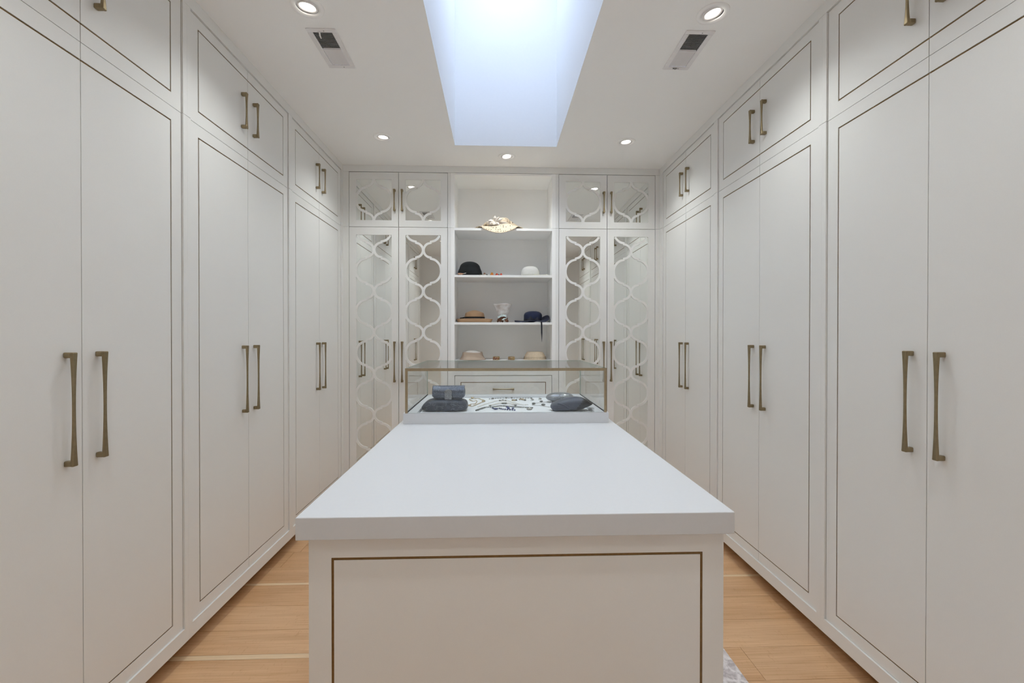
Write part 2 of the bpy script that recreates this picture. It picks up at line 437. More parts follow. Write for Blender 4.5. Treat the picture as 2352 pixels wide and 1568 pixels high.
w.box(DX0 - cw, DX0, RY0, RY0 + 0.015, 0.0, DH + cw); w.box(DX1, DX1 + cw, RY0, RY0 + 0.015, 0.0, DH + cw); w.box(DX0, DX1, RY0, RY0 + 0.015, DH, DH + cw)
struct(obj('trim_4', w, 'paint', bevel=0.002))

# floor: sub-base, oak planks laid across the room
fl = struct(obj('floor', MB().box(RX0, RX1, RY0, RY1, -0.05, -0.016), 'dark'))
PW = 0.1945
y = 1.977 - 13 * PW
rows = []
while y < RY1:
    rows.append(y); y += PW
pid = 0
plank_mesh = {}
def plank(x0, x1, y0, y1, m='wood'):
    g = 0.0007
    key = (round(x1 - x0, 3), round(y1 - y0, 4), m)
    if key not in plank_mesh:
        hx, hy = (x1 - x0) / 2 - g, (y1 - y0) / 2 - g
        plank_mesh[key] = mesh_of('plank', MB().box(-hx, hx, -hy, hy, -0.015, 0.0), m)
    link('plank', plank_mesh[key], fl, ((x0 + x1) / 2, (y0 + y1) / 2, 0))
for i, y in enumerate(rows):
    y0, y1 = max(y, RY0), min(y + PW, RY1)
    if y1 - y0 < 0.02: continue
    ya = y0
    if i == 13:                                 # a pale sapwood strip ends at a plank joint
        plank(RX0, -0.45, y0, y0 + 0.030, 'sapwood'); plank(RX0, -0.45, y0 + 0.030, y1); plank(-0.45, RX1, y0, y1)
        continue
    if i == 16:
        plank(RX0, RX1, y0, y0 + 0.022, 'sapwood'); ya = y0 + 0.022
    x = RX0; cuts = []
    x += random.uniform(0.5, 1.6)
    if i == 12: cuts = [-0.2, 1.11]
    else:
        while x < RX1 - 0.3:
            cuts.append(x); x += random.uniform(1.1, 1.9)
    xs = [RX0] + cuts + [RX1]
    for a, b in zip(xs[:-1], xs[1:]): plank(round(a, 3), round(b, 3), ya, y1)

# fascia boards under the ceiling and corner fillers
struct(obj('trim_1', MB().box(XLF - 0.04, XLF, 0.0, D, Z_TOP + 0.0015, CEIL - 0.0005), 'paint'))
struct(obj('trim_2', MB().box(XRF, XRF + 0.04, 0.0, D, Z_TOP + 0.0015, CEIL - 0.0005), 'paint'))
struct(obj('trim_3', MB().box(XLF - 0.04, XRF + 0.04, D, D + 0.04, Z_TOP + 0.0015, CEIL - 0.0005), 'paint'))

# ------------------------------------------------------------------ handles
def handle_mesh(L, name):
    mb = MB(); p = 0.031; n = 17; vs = []; fs = []
    for i in range(n):
        t_ = -1 + 2 * i / (n - 1); a = abs(t_)
        hw = 0.0048 + 0.0048 * a ** 2.2
        xo = p - 0.0018 * (1 - a * a); xi = xo - (0.0075 + 0.0040 * a ** 2.0)
        z = t_ * L / 2
        vs += [(xi, -hw, z), (xo, -hw, z), (xo, hw, z), (xi, hw, z)]
    for i in range(n - 1):
        for k in range(4): fs.append((i * 4 + k, i * 4 + (k + 1) % 4, (i + 1) * 4 + (k + 1) % 4, (i + 1) * 4 + k))
    fs.append((0, 1, 2, 3)); fs.append(tuple((n - 1) * 4 + k for k in (3, 2, 1, 0)))
    mb.raw(vs, fs)
    for s in (-1, 1):
        z0, z1 = sorted((s * L / 2, s * (L / 2 - 0.0175)))
        mb.box(0.0, p - 0.009, -0.0088, 0.0088, z0, z1)
    return mesh_of(name, mb, 'brass')
HL, HS = handle_mesh(0.36, 'bar_handle'), handle_mesh(0.19, 'short_handle')
def handle(parent, me, x, y, z, horizontal=False):
    o = link('handle', me, parent, (x, y, z))
    if horizontal: o.rotation_euler = (PI / 2, 0, 0)
    md = o.modifiers.new('bevel', 'BEVEL'); md.width = 0.0034; md.segments = 3; md.limit_method = 'ANGLE'; md.angle_limit = math.radians(35)
    return o

def carcass(mb, x0, x1, y0, y1, z0, z1, t_=0.018):
    mb.box(x0, x0 + 0.01, y0, y1, z0, z1)
    mb.box(x0 + 0.01, x1, y0, y0 + t_, z0, z1); mb.box(x0 + 0.01, x1, y1 - t_, y1, z0, z1)
    mb.box(x0 + 0.01, x1, y0 + t_, y1 - t_, z0, z0 + t_); mb.box(x0 + 0.01, x1, y0 + t_, y1 - t_, z1 - t_, z1)
GV = 0.0065      # groove width
def panel_door(parent, name, y0, y1, z0, z1, outer, mt=0.053, mbm=0.058, ms=0.060, x=-0.008, sides=None):
    """Flush slab door with a brass-inlaid groove; outer = -1/+1: side that carries the vertical groove, 0 = both."""
    d = MB(); th = 0.020; gd = 0.0040
    d.box(x - th, x - gd, y0, y1, z0, z1)
    a = y0 + (ms if outer in (-1, 0) else 0.0)      # groove centre lines
    b = y1 - (ms if outer in (1, 0) else 0.0)
    zt, zb = z1 - mt, z0 + mbm
    g = GV / 2
    xf0 = x - gd
    d.box(xf0, x, y0, y1, zt + g, z1); d.box(xf0, x, y0, y1, z0, zb - g)
    if outer in (-1, 0): d.box(xf0, x, y0, a - g, zb - g, zt + g)
    if outer in (1, 0): d.box(xf0, x, b + g, y1, zb - g, zt + g)
    pa = a + g if outer in (-1, 0) else y0
    pb = b - g if outer in (1, 0) else y1
    d.box(xf0, x, pa, pb, zb + g, zt - g)
    o = obj(name, d, 'paint', parent)
    s = MB(); xb = x - 0.0030; e = 0.0002
    la = a - g if outer in (-1, 0) else y0
    lb = b + g if outer in (1, 0) else y1
    s.box(xf0, xb, la + e, lb - e, zt - g + e, zt + g - e); s.box(xf0, xb, la + e, lb - e, zb - g + e, zb + g - e)
    if outer in (-1, 0): s.box(xf0, xb, a - g + e, a + g - e, zb + g, zt - g)
    if outer in (1, 0): s.box(xf0, xb, b - g + e, b + g - e, zb + g, zt - g)
    i = obj('brass_inlay', s, 'inlay', o); i['label'] = 'thin brass line set into the door'
    return o

PITCH = 0.978; CELL = 0.930
def build_wardrobe(lower=True):
    W2, C2 = PITCH / 2 - 0.00015, CELL / 2
    root = bpy.data.objects.new('wardrobe_cabinet' if lower else 'overhead_cabinet', None); COL.objects.link(root); root.empty_display_size = 0.05
    zb = Z_BOT if lower else Z_SEAM + 0.001
    zt = Z_SEAM - 0.001 if lower else Z_TOP
    base = 0.0 if lower else Z_SEAM
    dz0 = (Z_LEDGE + 0.002 if lower else Z_SEAM + 0.0012) - base
    dz1 = (Z_SEAM - 0.0012 if lower else Z_TOP - 0.002) - base
    b = MB(); zb -= base; zt -= base
    carcass(b, -0.585, -0.034, -W2, W2, zb, zt)
    b.box(-0.034, 0.0, -W2, -C2, zb, zt); b.box(-0.034, 0.0, C2, W2, zb, zt)
    if lower: b.box(-0.034, 0.0, -C2, C2, zb, Z_LEDGE - base)
    obj('body', b, 'paint', root)
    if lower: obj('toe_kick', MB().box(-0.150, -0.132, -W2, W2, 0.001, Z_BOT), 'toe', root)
    for s in (-1, 1):
        y0, y1 = sorted((s * 0.0016, s * (C2 - 0.0028)))
        d = panel_door(root, 'door', y0, y1, dz0, dz1, s, mt=0.058 if lower else 0.052, mbm=0.0525 if lower else 0.060)
        handle(d, HL if lower else HS, -0.008, s * 0.056, (H - 0.235 if lower else H + 1.198) - base)
    return root
LC = [2.4827 + k * PITCH for k in (1, 0, -1, -2)]
RC = [2.4541 + k * PITCH for k in (1, 0, -1, -2)]
ORD = ['farthest, beside the mirrored doors', 'second from the back wall', 'nearest, cut by the picture edge', 'behind the camera, seen in mirrors']
for lower in (True, False):
    proto = build_wardrobe(lower); used = False
    for side, cs, x, rz in (('left', LC, XLF, 0.0), ('right', RC, XRF, PI)):
        for k, yc in enumerate(cs):
            o = copy_tree(proto) if used else proto
            used = True
            o.location = (x, yc, 0.0 if lower else Z_SEAM); o.rotation_euler = (0, 0, rz)
            if lower: tag(o, f'tall white wardrobe on the {side} wall, {ORD[k]}', 'wardrobe', f'tall wardrobes along the {side} wall')
            else: tag(o, f'white overhead cabinet on the {side} wall, {ORD[k]}', 'cabinet', f'overhead cabinets along the {side} wall')
for n_, x0, x1, y0, y1 in (('trim_5', XLF - 0.03, XLF, LC[0] + PITCH / 2, D), ('trim_6', XRF, XRF + 0.03, RC[0] + PITCH / 2, D)):
    struct(obj(n_, MB().box(x0, x1, y0 + 0.0005, y1, Z_BOT, Z_SEAM - 0.001).box(x0, x1, y0 + 0.0005, y1, Z_SEAM + 0.001, Z_TOP), 'paint'))
struct(obj('trim_7', MB().box(XLF, -1.3283, D, D + 0.02, Z_BOT, Z_SEAM - 0.001).box(XLF, -1.3283, D, D + 0.02, Z_SEAM + 0.001, Z_TOP), 'paint'))
struct(obj('trim_8', MB().box(1.4630, XRF, D, D + 0.02, Z_BOT, Z_SEAM - 0.001).box(1.4630, XRF, D, D + 0.02, Z_SEAM + 0.001, Z_TOP), 'paint'))

# ------------------------------------------------------------------ mirrored cabinets with ogee lattice
PER = 0.3660
def ogee_right(z_neck):
    """centre line of the right-hand strand from one neck up to the next, (x, z)"""
    pts = []; r = 0.064; st = 0.0125; hx = 0.0645; ry = PER / 2 - r - st; rx = 0.0925
    for i in range(9):
        a = PI - (PI / 2) * i / 8
        pts.append((0.003 + 0.0635 + 0.0635 * math.cos(a), z_neck + r * math.sin(a)))
    for i in range(25):
        a = -PI / 2 + PI * i / 24
        pts.append((hx + rx * math.cos(a), z_neck + PER / 2 + ry * math.sin(a)))
    for i in range(9):
        a = 1.5 * PI - (PI / 2) * i / 8
        pts.append((0.003 + 0.0635 + 0.0635 * math.cos(a), z_neck + PER + r * math.sin(a)))
    return pts
def ribbon(mb, pts, hw, x0, x1, clip):
    """flat moulding of half width hw along pts in the (y, z) plane, between depths x0 and x1"""
    zlo, zhi = clip
    # smooth subdivide and clip in z
    P = []
    for p in pts:
        if zlo <= p[1] <= zhi: P.append(p)
        elif P and P[-1] is not None: P.append(None)
    runs = []; cur = []
    for p in P:
        if p is None:
            if len(cur) > 1: runs.append(cur)
            cur = []
        else: cur.append(p)
    if len(cur) > 1: runs.append(cur)
    for run in runs:
        vs = []; fs = []; n = len(run)
        for i, p in enumerate(run):
            a = run[max(i - 1, 0)]; b = run[min(i + 1, n - 1)]
            tx, tz = b[0] - a[0], b[1] - a[1]; l = math.hypot(tx, tz) or 1
            nx, nz = -tz / l, tx / l
            for s in (-1, 1):
                for xx in (x0, x1): vs.append((xx, p[0] + s * hw * nx, p[1] + s * hw * nz))
        for i in range(n - 1):
            o = i * 4; q = o + 4
            fs += [(o, o + 1, q + 1, q), (o + 2, q + 2, q + 3, o + 3), (o + 1, o + 3, q + 3, q + 1), (o, q, q + 2, o + 2)]
        fs += [(0, 2, 3, 1), ((n - 1) * 4, (n - 1) * 4 + 1, (n - 1) * 4 + 3, (n - 1) * 4 + 2)]
        mb.raw(vs, fs)

def mirror_cabinet(name, label, xc, half, dhalf, upper):
    base = Z_SEAM if upper else 0.0
    root = thing(name, label, 'cabinet', (xc, D, base), -PI / 2, 'mirror-fronted cabinets on the back wall')
    zb = (Z_SEAM + 0.001 if upper else Z_BOT) - base
    zt = (Z_TOP if upper else Z_SEAM - 0.001) - base
    dz0 = (Z_SEAM + 0.0020 if upper else Z_LEDGE + 0.002) - base
    dz1 = (Z_TOP - 0.0030 if upper else Z_SEAM - 0.0020) - base
    b = MB()
    carcass(b, -0.42, -0.030, -half, half, zb, zt); b.box(-0.030, 0, -half, -dhalf, zb, zt); b.box(-0.030, 0, dhalf, half, zb, zt)
    if not upper: b.box(-0.030, 0, -dhalf, dhalf, zb, Z_LEDGE - base)
    obj('body', b, 'paint', root)
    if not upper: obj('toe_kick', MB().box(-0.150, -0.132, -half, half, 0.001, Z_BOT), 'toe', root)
    for s in (-1, 1):
        y0, y1 = sorted((s * 0.0022, s * (dhalf - 0.0032)))
        x = -0.003; th = 0.020
        if upper: mz0, mz1 = H + 1.0165 - base, H + 1.378 - base
        else: mz0, mz1 = H - 1.215, H + 0.887
        yc = (y0 + y1) / 2
        my0, my1 = yc - 0.1555, yc + 0.1555
        d = MB()
        d.box(x - th, x, y0, my0, dz0, dz1); d.box(x - th, x, my1, y1, dz0, dz1)
        d.box(x - th, x, my0, my1, mz1, dz1); d.box(x - th, x, my0, my1, dz0, mz0)
        dd = obj('door', d, 'paint', root)
        mi = obj('mirror_pane', MB().box(x - 0.016, x - 0.0085, my0 - 0.003, my1 + 0.003, mz0 - 0.003, mz1 + 0.003), 'mirror', dd)
        lt = MB()
        z0 = (H + 1.0145 - base) if upper else (H + 0.7545 - 6 * PER)
        pts = []
        for k in range(1 if upper else 7):
            pts += ogee_right(z0 + k * PER)[(1 if k else 0):]
        for q in (-1, 1):
                ribbon(lt, [(yc + q * a, z) for a, z in pts], 0.0098, x - 0.0085, x - 0.0016 - (0.0003 if q > 0 else 0), (mz0 - 0.004, mz1 + 0.004))
        obj('lattice', lt, 'paint', dd)
        handle(dd, HS if upper else HL, x, s * 0.0335, (H + 1.190 if upper else H - 0.2352) - base)
    return root
mirror_cabinet('mirrored_cabinet', 'tall cabinet with two ogee-lattice mirror doors, left of the open shelves', -0.8655, 0.4625, 0.4345, False)
mirror_cabinet('mirrored_overhead_cabinet', 'short mirror-door cabinet with single ogees, above left of the open shelves', -0.8655, 0.4625, 0.4345, True)
mirror_cabinet('mirrored_cabinet', 'tall cabinet with two ogee-lattice mirror doors, right of the open shelves', 0.9964, 0.4664, 0.4380, False)
mirror_cabinet('mirrored_overhead_cabinet', 'short mirror-door cabinet with single ogees, above right of the open shelves', 0.9964, 0.4664, 0.4380, True)

# ------------------------------------------------------------------ open shelving in the middle of the back wall
NX, NHW, NOP, NB = 0.0635, 0.4663, 0.4357, 0.383
S1, S2, S3, S4 = H + 0.9535, H + 0.5365, H + 0.1150, H - 0.2255
ST = 0.0205
cb = thing('open_cubby', 'open white cubby holding the polka-dot hat, at the top of the back wall', 'shelf', (NX, D, Z_SEAM), -PI / 2)
z1 = Z_TOP - Z_SEAM
for s in (-1, 1):
    y0, y1 = sorted((s * NOP, s * NHW))
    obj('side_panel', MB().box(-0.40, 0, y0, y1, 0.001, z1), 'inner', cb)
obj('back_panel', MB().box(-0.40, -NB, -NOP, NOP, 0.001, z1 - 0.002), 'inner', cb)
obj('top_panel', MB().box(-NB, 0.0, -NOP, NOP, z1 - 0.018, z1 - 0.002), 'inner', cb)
sh = thing('open_shelves', 'open white shelf unit with hats between the mirrored cabinets', 'shelf', (NX, D, S4), -PI / 2)
for s in (-1, 1):
    y0, y1 = sorted((s * NOP, s * NHW))
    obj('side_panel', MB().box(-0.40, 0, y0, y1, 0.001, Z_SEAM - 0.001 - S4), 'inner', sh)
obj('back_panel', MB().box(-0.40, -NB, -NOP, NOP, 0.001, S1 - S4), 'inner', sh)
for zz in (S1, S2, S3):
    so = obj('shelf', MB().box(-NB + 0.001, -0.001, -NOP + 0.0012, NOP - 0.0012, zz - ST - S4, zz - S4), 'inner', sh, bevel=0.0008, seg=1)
ch = thing('drawer_chest', 'white base chest with brass-lined drawers below the open shelves', 'drawers', (NX, D, 0), -PI / 2)
b = MB(); carcass(b, -0.40, -0.030, -NHW, NHW, Z_BOT, S4 - ST - 0.0005)
for s in (-1, 1):
    y0, y1 = sorted((s * NOP, s * NHW)); b.box(-0.030, 0, y0, y1, Z_BOT, S4 - ST - 0.0005)
b.box(-0.030, 0, -NOP, NOP, H - 0.3575, S4 - ST - 0.0005); b.box(-0.030, 0, -NOP, NOP, Z_BOT, Z_LEDGE)
obj('body', b, 'paint', ch)
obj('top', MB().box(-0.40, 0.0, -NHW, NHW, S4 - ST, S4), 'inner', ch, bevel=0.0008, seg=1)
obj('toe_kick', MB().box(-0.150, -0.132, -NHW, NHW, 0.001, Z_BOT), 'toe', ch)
dzs = [H - 0.3597, H - 0.600, H - 0.937, Z_LEDGE + 0.002]
for k in range(3):
    d = panel_door(ch, 'drawer', -NOP + 0.003, NOP - 0.003, dzs[k + 1] + 0.002, dzs[k] - 0.002, 0, mt=0.0595, mbm=0.0595, ms=0.054, x=-0.003)
    handle(d, HS, -0.003, 0, (H - 0.4800) if k == 0 else (dzs[k] + dzs[k + 1]) / 2, True)

# ------------------------------------------------------------------ island, worktop, display case
IY0, IY1 = 1.257, 3.33
isl = thing('island_cabinet', 'white island base with brass-lined end panel under the worktop', 'island', (0.066, IY0, 0))
BX0, BX1 = -0.524 - 0.066, 0.656 - 0.066
TZ = H - 0.4995; TB = TZ - 0.0635
b = MB(); b.box(BX0, BX1, 0.0202, IY1 - IY0, 0.0, TB)
obj('body', b, 'paint', isl)
# end panel faces the camera (-y): same grooved construction
gd, g = 0.003, 0.0037
p = MB(); p.box(BX0, BX1, gd, 0.020, 0.0, TB)
la, lb, zt, zb = -0.4615 - 0.066 + 0.0035, 0.5945 - 0.066 - 0.0035, H - 0.627, 0.08
p.box(BX0, BX1, 0, gd, zt + g, TB); p.box(BX0, BX1, 0, gd, 0.0, zb - g)
p.box(BX0, la - g, 0, gd, zb - g, zt + g); p.box(lb + g, BX1, 0, gd, zb - g, zt + g); p.box(la + g, lb - g, 0, gd, zb + g, zt - g)
ep = obj('end_panel', p, 'paint', isl)
s = MB(); e = 0.0002; yb = 0.0012
s.box(la - g + e, lb + g - e, yb, gd, zt - g + e, zt + g - e); s.box(la - g + e, lb + g - e, yb, gd, zb - g + e, zb + g - e)
s.box(la - g + e, la + g - e, yb, gd, zb + g, zt - g); s.box(lb - g + e, lb + g - e, yb, gd, zb + g, zt - g)
obj('brass_inlay', s, 'inlay', ep)['label'] = 'thin brass rectangle set into the panel'
wk = MB().box(-0.550, 0.675, 1.2312, IY1 + 0.02, TB + 0.0005, TZ)
tag(obj('worktop', wk, 'counter', bevel=0.0025, seg=2), 'thick plain white worktop lying on the island', 'worktop')

CX0, CX1, CY0, CY1 = -0.5238, 0.6404, 2.512, 3.315
CBT = H - 0.4395; CTOP = H - 0.1865
case = thing('display_case', 'glass display case with brass front edges standing on the island worktop', 'display case', (0.0583, CY0, TZ))
ox, oy, oz = 0.0583, CY0, TZ
def R(x0, x1, y0, y1, z0, z1): return MB().box(x0 - ox, x1 - ox, y0 - oy, y1 - oy, z0 - oz, z1 - oz)
TX0, TX1, TY0, TY1, TD = -0.452, 0.567, CY0 + 0.022, 3.215, 0.014
b = MB()
def addb(x0, x1, y0, y1, z0, z1): b.box(x0 - ox, x1 - ox, y0 - oy, y1 - oy, z0 - oz, z1 - oz)
addb(CX0, CX1, CY0, CY1, TZ + 0.0005, CBT - TD - 0.012)
addb(CX0, TX0, CY0, CY1, CBT - TD - 0.012, CBT); addb(TX1, CX1, CY0, CY1, CBT - TD - 0.012, CBT)
addb(TX0, TX1, CY0, TY0, CBT - TD - 0.012, CBT); addb(TX0, TX1, TY1, CY1, CBT - TD - 0.012, CBT)
obj('base', b, 'counter', case)
obj('tray', R(TX0 + 0.0045, TX1 - 0.0045, TY0 + 0.003, TY1, CBT - TD - 0.012, CBT - TD), 'liner', case)
for sx in (TX0, TX1 - 0.0045):
    obj('groove', R(sx, sx + 0.0045, TY0, TY1, CBT - TD - 0.0118, CBT - TD - 0.004), 'dark', case)
def pane(x0, x1, y0, y1, z0, z1, thin):
    mb = MB(); mb.box(x0 - ox, x1 - ox, y0 - oy, y1 - oy, z0 - oz, z1 - oz)
    # faces order: bottom, top, front(-y), right(+x), back(+y), left(-x)
    ax = {'x': (3, 5), 'y': (2, 4), 'z': (0, 1)}[thin]
    mb.mi = [0 if i in ax else 1 for i in range(6)]
    return obj('glass_pane', mb, ['glass', 'glassedge'], case)
G = 0.006; GX0, GX1, GY0, GY1 = -0.5125, 0.6300, CY0 + 0.004, 3.303
pane(GX0 + G, GX1 - G, GY0, GY0 + G, CBT, CTOP - G - 0.0002, 'y')
pane(GX0 + G, GX1 - G, GY1 - G, GY1, CBT, CTOP - G - 0.0002, 'y')
pane(GX0, GX0 + G - 0.0002, GY0, GY1, CBT, CTOP - G - 0.0002, 'x')
pane(GX1 - G + 0.0002, GX1, GY0, GY1, CBT, CTOP - G - 0.0002, 'x')
pane(GX0, GX1, GY0, GY1, CTOP - G, CTOP, 'z')
obj('brass_edge', R(GX0, GX1, GY0 - 0.003, GY0 - 0.0002, CTOP - 0.0155, CTOP + 0.0006), 'trimbrass', case)
obj('brass_edge', R(GX0, GX0 + 0.0145, GY0 - 0.003, GY0 - 0.0002, CBT, CTOP - 0.0158), 'trimbrass', case)
obj('brass_edge', R(GX1 - 0.0145, GX1, GY0 - 0.003, GY0 - 0.0002, CBT, CTOP - 0.0158), 'trimbrass', case)
for xx in (GX0 + G + 0.0005, GX1 - G - 0.0045):
    obj('glass_seal', R(xx, xx + 0.004, GY0 + G, GY1 - G, CBT + 0.0002, CBT + 0.002), 'dark', case)

# ------------------------------------------------------------------ ceiling fittings
def downlight(x, y, label, tilt):
    r = thing('downlight', label, 'downlight', (x, y, CEIL), 0, 'recessed ceiling downlights')
    obj('trim_ring', MB().lathe([(0.048, 0.004), (0.047, -0.0035), (0.066, -0.0045), (0.0722, -0.0025), (0.0728, -0.0002), (0.0728, 0.001)], 40), 'ceiling', r, smooth=True)
    obj('housing', MB().lathe([(0.064, 0.0015), (0.064, 0.09), (0.0, 0.09)], 32), 'steel', r, smooth=False)
    rot = Matrix.Rotation(tilt[0], 3, 'X') @ Matrix.Rotation(tilt[1], 3, 'Y')
    obj('gimbal', MB().lathe([(0.0335, 0.016), (0.036, 0.004), (0.0425, 0.0020), (0.0458, 0.005), (0.0458, 0.022)], 36, c=(0, 0, -0.006), rot=rot), 'vent', r, smooth=True)
    obj('lamp_lens', MB().lathe([(0.0, 0.0125), (0.02, 0.0120), (0.034, 0.0135)], 32, c=(0, 0, -0.006), rot=rot), 'lens', r, smooth=True)
    l = bpy.data.lights.new('downlight_beam', 'SPOT'); l.energy = LAMP_POWER; l.color = (0.955, 1.0, 0.985)
    l.spot_size = math.radians(132); l.spot_blend = 1.0; l.shadow_soft_size = 0.03
    lo = bpy.data.objects.new('downlight_beam', l); COL.objects.link(lo); lo.parent = r
    lo.location = (0, 0, -0.016)
DL = ['recessed ceiling downlight, nearest in view left of the skylight', 'recessed ceiling downlight, nearest in view right of the skylight',
      'recessed ceiling downlight near the far left corner of the ceiling', 'recessed ceiling downlight near the far right corner of the ceiling',
      'recessed ceiling downlight between the skylight and the hat shelves', 'recessed ceiling downlight above the camera position, left side', 'recessed ceiling downlight above the camera position, right side', 'unseen downlight added above the camera position, in the middle, to brighten the island front']
TL = [(0.12, 0.10), (0.02, -0.22), (0.05, 0.06), (0.0, -0.05), (-0.10, -0.12), (0, 0), (0, 0), (0, 0)]
for (x, y), lb_, tl in zip(LAMPS, DL, TL): downlight(x, y, lb_, tl)

def vent(x, y, label, flip):
    r = thing('ceiling_vent', label, 'air vent', (x, y, CEIL), 0, 'ceiling air vents')
    iw, il = 0.0475, 0.1335
    b = MB(); z0, z1 = -0.0055, -0.0002
    b.box(-VW / 2, VW / 2, -VL / 2, -il, z0, z1); b.box(-VW / 2, VW / 2, il, VL / 2, z0, z1)
    b.box(-VW / 2, -iw, -il, il, z0, z1); b.box(iw, VW / 2, -il, il, z0, z1); b.box(-iw, iw, -0.002, 0.002, z0, 0.006)
    obj('frame', b, 'vent', r, bevel=0.0015, seg=1)
    d = MB(); h = 0.07
    d.box(-iw - 0.002, -iw, -il, il, 0.001, h); d.box(iw, iw + 0.002, -il, il, 0.001, h)
    d.box(-iw, iw, -il - 0.002, -il, 0.001, h); d.box(-iw, iw, il, il + 0.002, 0.001, h); d.box(-iw - 0.002, iw + 0.002, -il - 0.002, il + 0.002, h, h + 0.002)
    obj('duct', d, 'dark', r)
    sm = []
    for ang in (1, -1):
        hw = 0.0062 if ang > 0 else 0.0057; c = math.cos(math.radians(38)); s_ = math.sin(math.radians(38)) * ang; tk = 0.0005
        vs = []
        for sx in (-iw, iw):
            for q in (-1, 1):
                for e_ in (-1, 1): vs.append((sx, q * hw * c + e_ * tk * s_, q * hw * s_ - e_ * tk * c))
        sm.append(mesh_of('slat', MB().raw(vs, [(0, 1, 3, 2), (4, 6, 7, 5), (0, 4, 5, 1), (2, 3, 7, 6), (0, 2, 6, 4), (1, 5, 7, 3)]), 'vent'))
    n = 13
    for bank, me in ((-1, sm[0]), (1, sm[1])):
        for k in range(n):
            yy = bank * (0.0075 + (il - 0.011) * (k + 0.1) / (n - 0.6))
            link('slat', me, r, (0, yy, 0.0015))
    for yy in (-0.147, 0.147):
        obj('screw', MB().lathe([(0, -0.0075), (0.0025, -0.007), (0.0032, -0.0056)], 10, c=(0.012, yy, 0)), 'steel', r, smooth=True)
    lv = MB(); sgn = 1 if flip else -1
    lv.box(-0.020, 0.004, sgn * 0.143 - 0.0015, sgn * 0.143 + 0.0015, -0.010, -0.0055)
    lv.tube([(-0.010, sgn * 0.143, -0.008), (-0.012, sgn * 0.130, -0.018), (-0.011, sgn * 0.118, -0.022)], [0.004, 0.004, 0.003], 8)
    obj('damper_lever', lv, 'vent' if not flip else 'steel', r)
vent(VENTS[0][0], VENTS[0][1], 'white slatted ceiling air vent left of the skylight', False)
vent(VENTS[1][0], VENTS[1][1], 'white slatted ceiling air vent right of the skylight', True)

# ------------------------------------------------------------------ rug
tag(obj('runner_rug', MB().box(0.665, 1.0265, -0.2, 3.0, 0.0006, 0.009), 'rug', bevel=0.003), 'pale grey and white patterned runner beside the island', 'rug')

# ------------------------------------------------------------------ hats and things on the shelves
def px(u, v, Y=None, Z=None):
    """world point on the plane y=Y (or z=Z) that the photograph shows at (u, v)"""
    x = (u - 1176) / f_px; z = -(v - cy) / f_px
    d_ = fw + r2 * x + u2 * z
    t_ = Y / d_.y if Y is not None else (Z - H) / d_.z
    return Vector((d_.x * t_, d_.y * t_, H + d_.z * t_))

def polar(fn, nr=20, nt=48):
    return MB().grid(lambda a, t_: fn(t_, 2 * PI * a), nt, nr, wrapu=True)

def smooth(t_): t_ = max(0, min(1, t_)); return t_ * t_ * (3 - 2 * t_)

# polka-dot hat
c = px(1143, 520, Y=4.135)
ht = thing('polka_dot_hat', 'cream wide-brimmed hat with dark polka dots and a white bow on the top shelf', 'hat', (c.x, 4.135, S1))
def f_polka(t_, a):
    if t_ < 0.5:
        q = t_ / 0.5
        r = 0.112 * (min(1, q * 1.5)) ** 0.6
        z = 0.062 + 0.055 * (1 - smooth((q - 0.35) / 0.65))
        rx, ry = r, r * 0.95
        return (rx * math.cos(a) + 0.018 * (1 - q), ry * math.sin(a) + 0.01, z + 0.018 * math.cos(a) * (1 - 0.6 * q) - 0.045 * smooth((q - 0.6) / 0.4))
    q = (t_ - 0.5) / 0.5
    rx = 0.112 + 0.138 * q; ry = 0.105 + 0.080 * q
    fr_ = max(0.0, -math.sin(a)); ry += 0.045 * q * fr_
    z = 0.020 - 0.004 * q
    z += q * q * (0.012 * max(0, math.cos(a)) * 0.4 + 0.010 * max(0, -math.cos(a)) * 0.4)
    z += 0.045 * (1 - q) * math.exp(-((a - 0.2) ** 2) * 0.8) + 0.055 * (1 - q) ** 1.3 * max(0, math.cos(a + 0.35))
    x, y_ = rx * math.cos(a) + 0.012 * q, ry * math.sin(a)
    over = max(0.0, (-y_ - 0.150))                       # past the shelf's front edge the brim droops
    z = max(z, 0.006) if over <= 0 else z - over * 0.85 * smooth(over / 0.03)
    return (x, y_, z + 0.004 * math.sin(5 * a) * q)
obj('brim_and_crown', polar(f_polka, 30, 72), 'polka', ht, smooth=True, solid=0.003)
b = MB(); random.seed(3)
ctr = Vector((-0.025, -0.115, 0.070))
for k, (dx, dy, dz, wdt) in enumerate([(0.0, -0.01, 0.072, 0.030), (0.085, -0.03, 0.030, 0.028), (0.045, -0.05, -0.045, 0.024), (-0.012, -0.05, -0.048, 0.022), (-0.075, -0.01, 0.010, 0.034), (-0.055, -0.02, -0.030, 0.030), (0.05, -0.03, 0.055, 0.020), (-0.095, 0.01, -0.015, 0.026)]):
    dx, dy, dz, wdt = dx * 0.85, dy * 0.8, dz * 0.80, wdt * 0.62; tip = ctr + Vector((dx, dy, dz)); ax = (tip - ctr).normalized(); sd = ax.cross(Vector((0, -1, 0.2))).normalized() * wdt; nn = Vector((0, -0.012, 0))
    m1 = ctr + (tip - ctr) * 0.55
    b.raw([ctr, m1 + sd, tip, m1 - sd, m1 + nn, m1 - nn * 0.3], [(0, 1, 4), (1, 2, 4), (2, 3, 4), (3, 0, 4), (0, 5, 1), (1, 5, 2), (2, 5, 3), (3, 5, 0)])
    b.tube([m1 + sd, tip, m1 - sd], 0.0012, 5)
obj('bow', b, 'organza', ht)
b = MB()
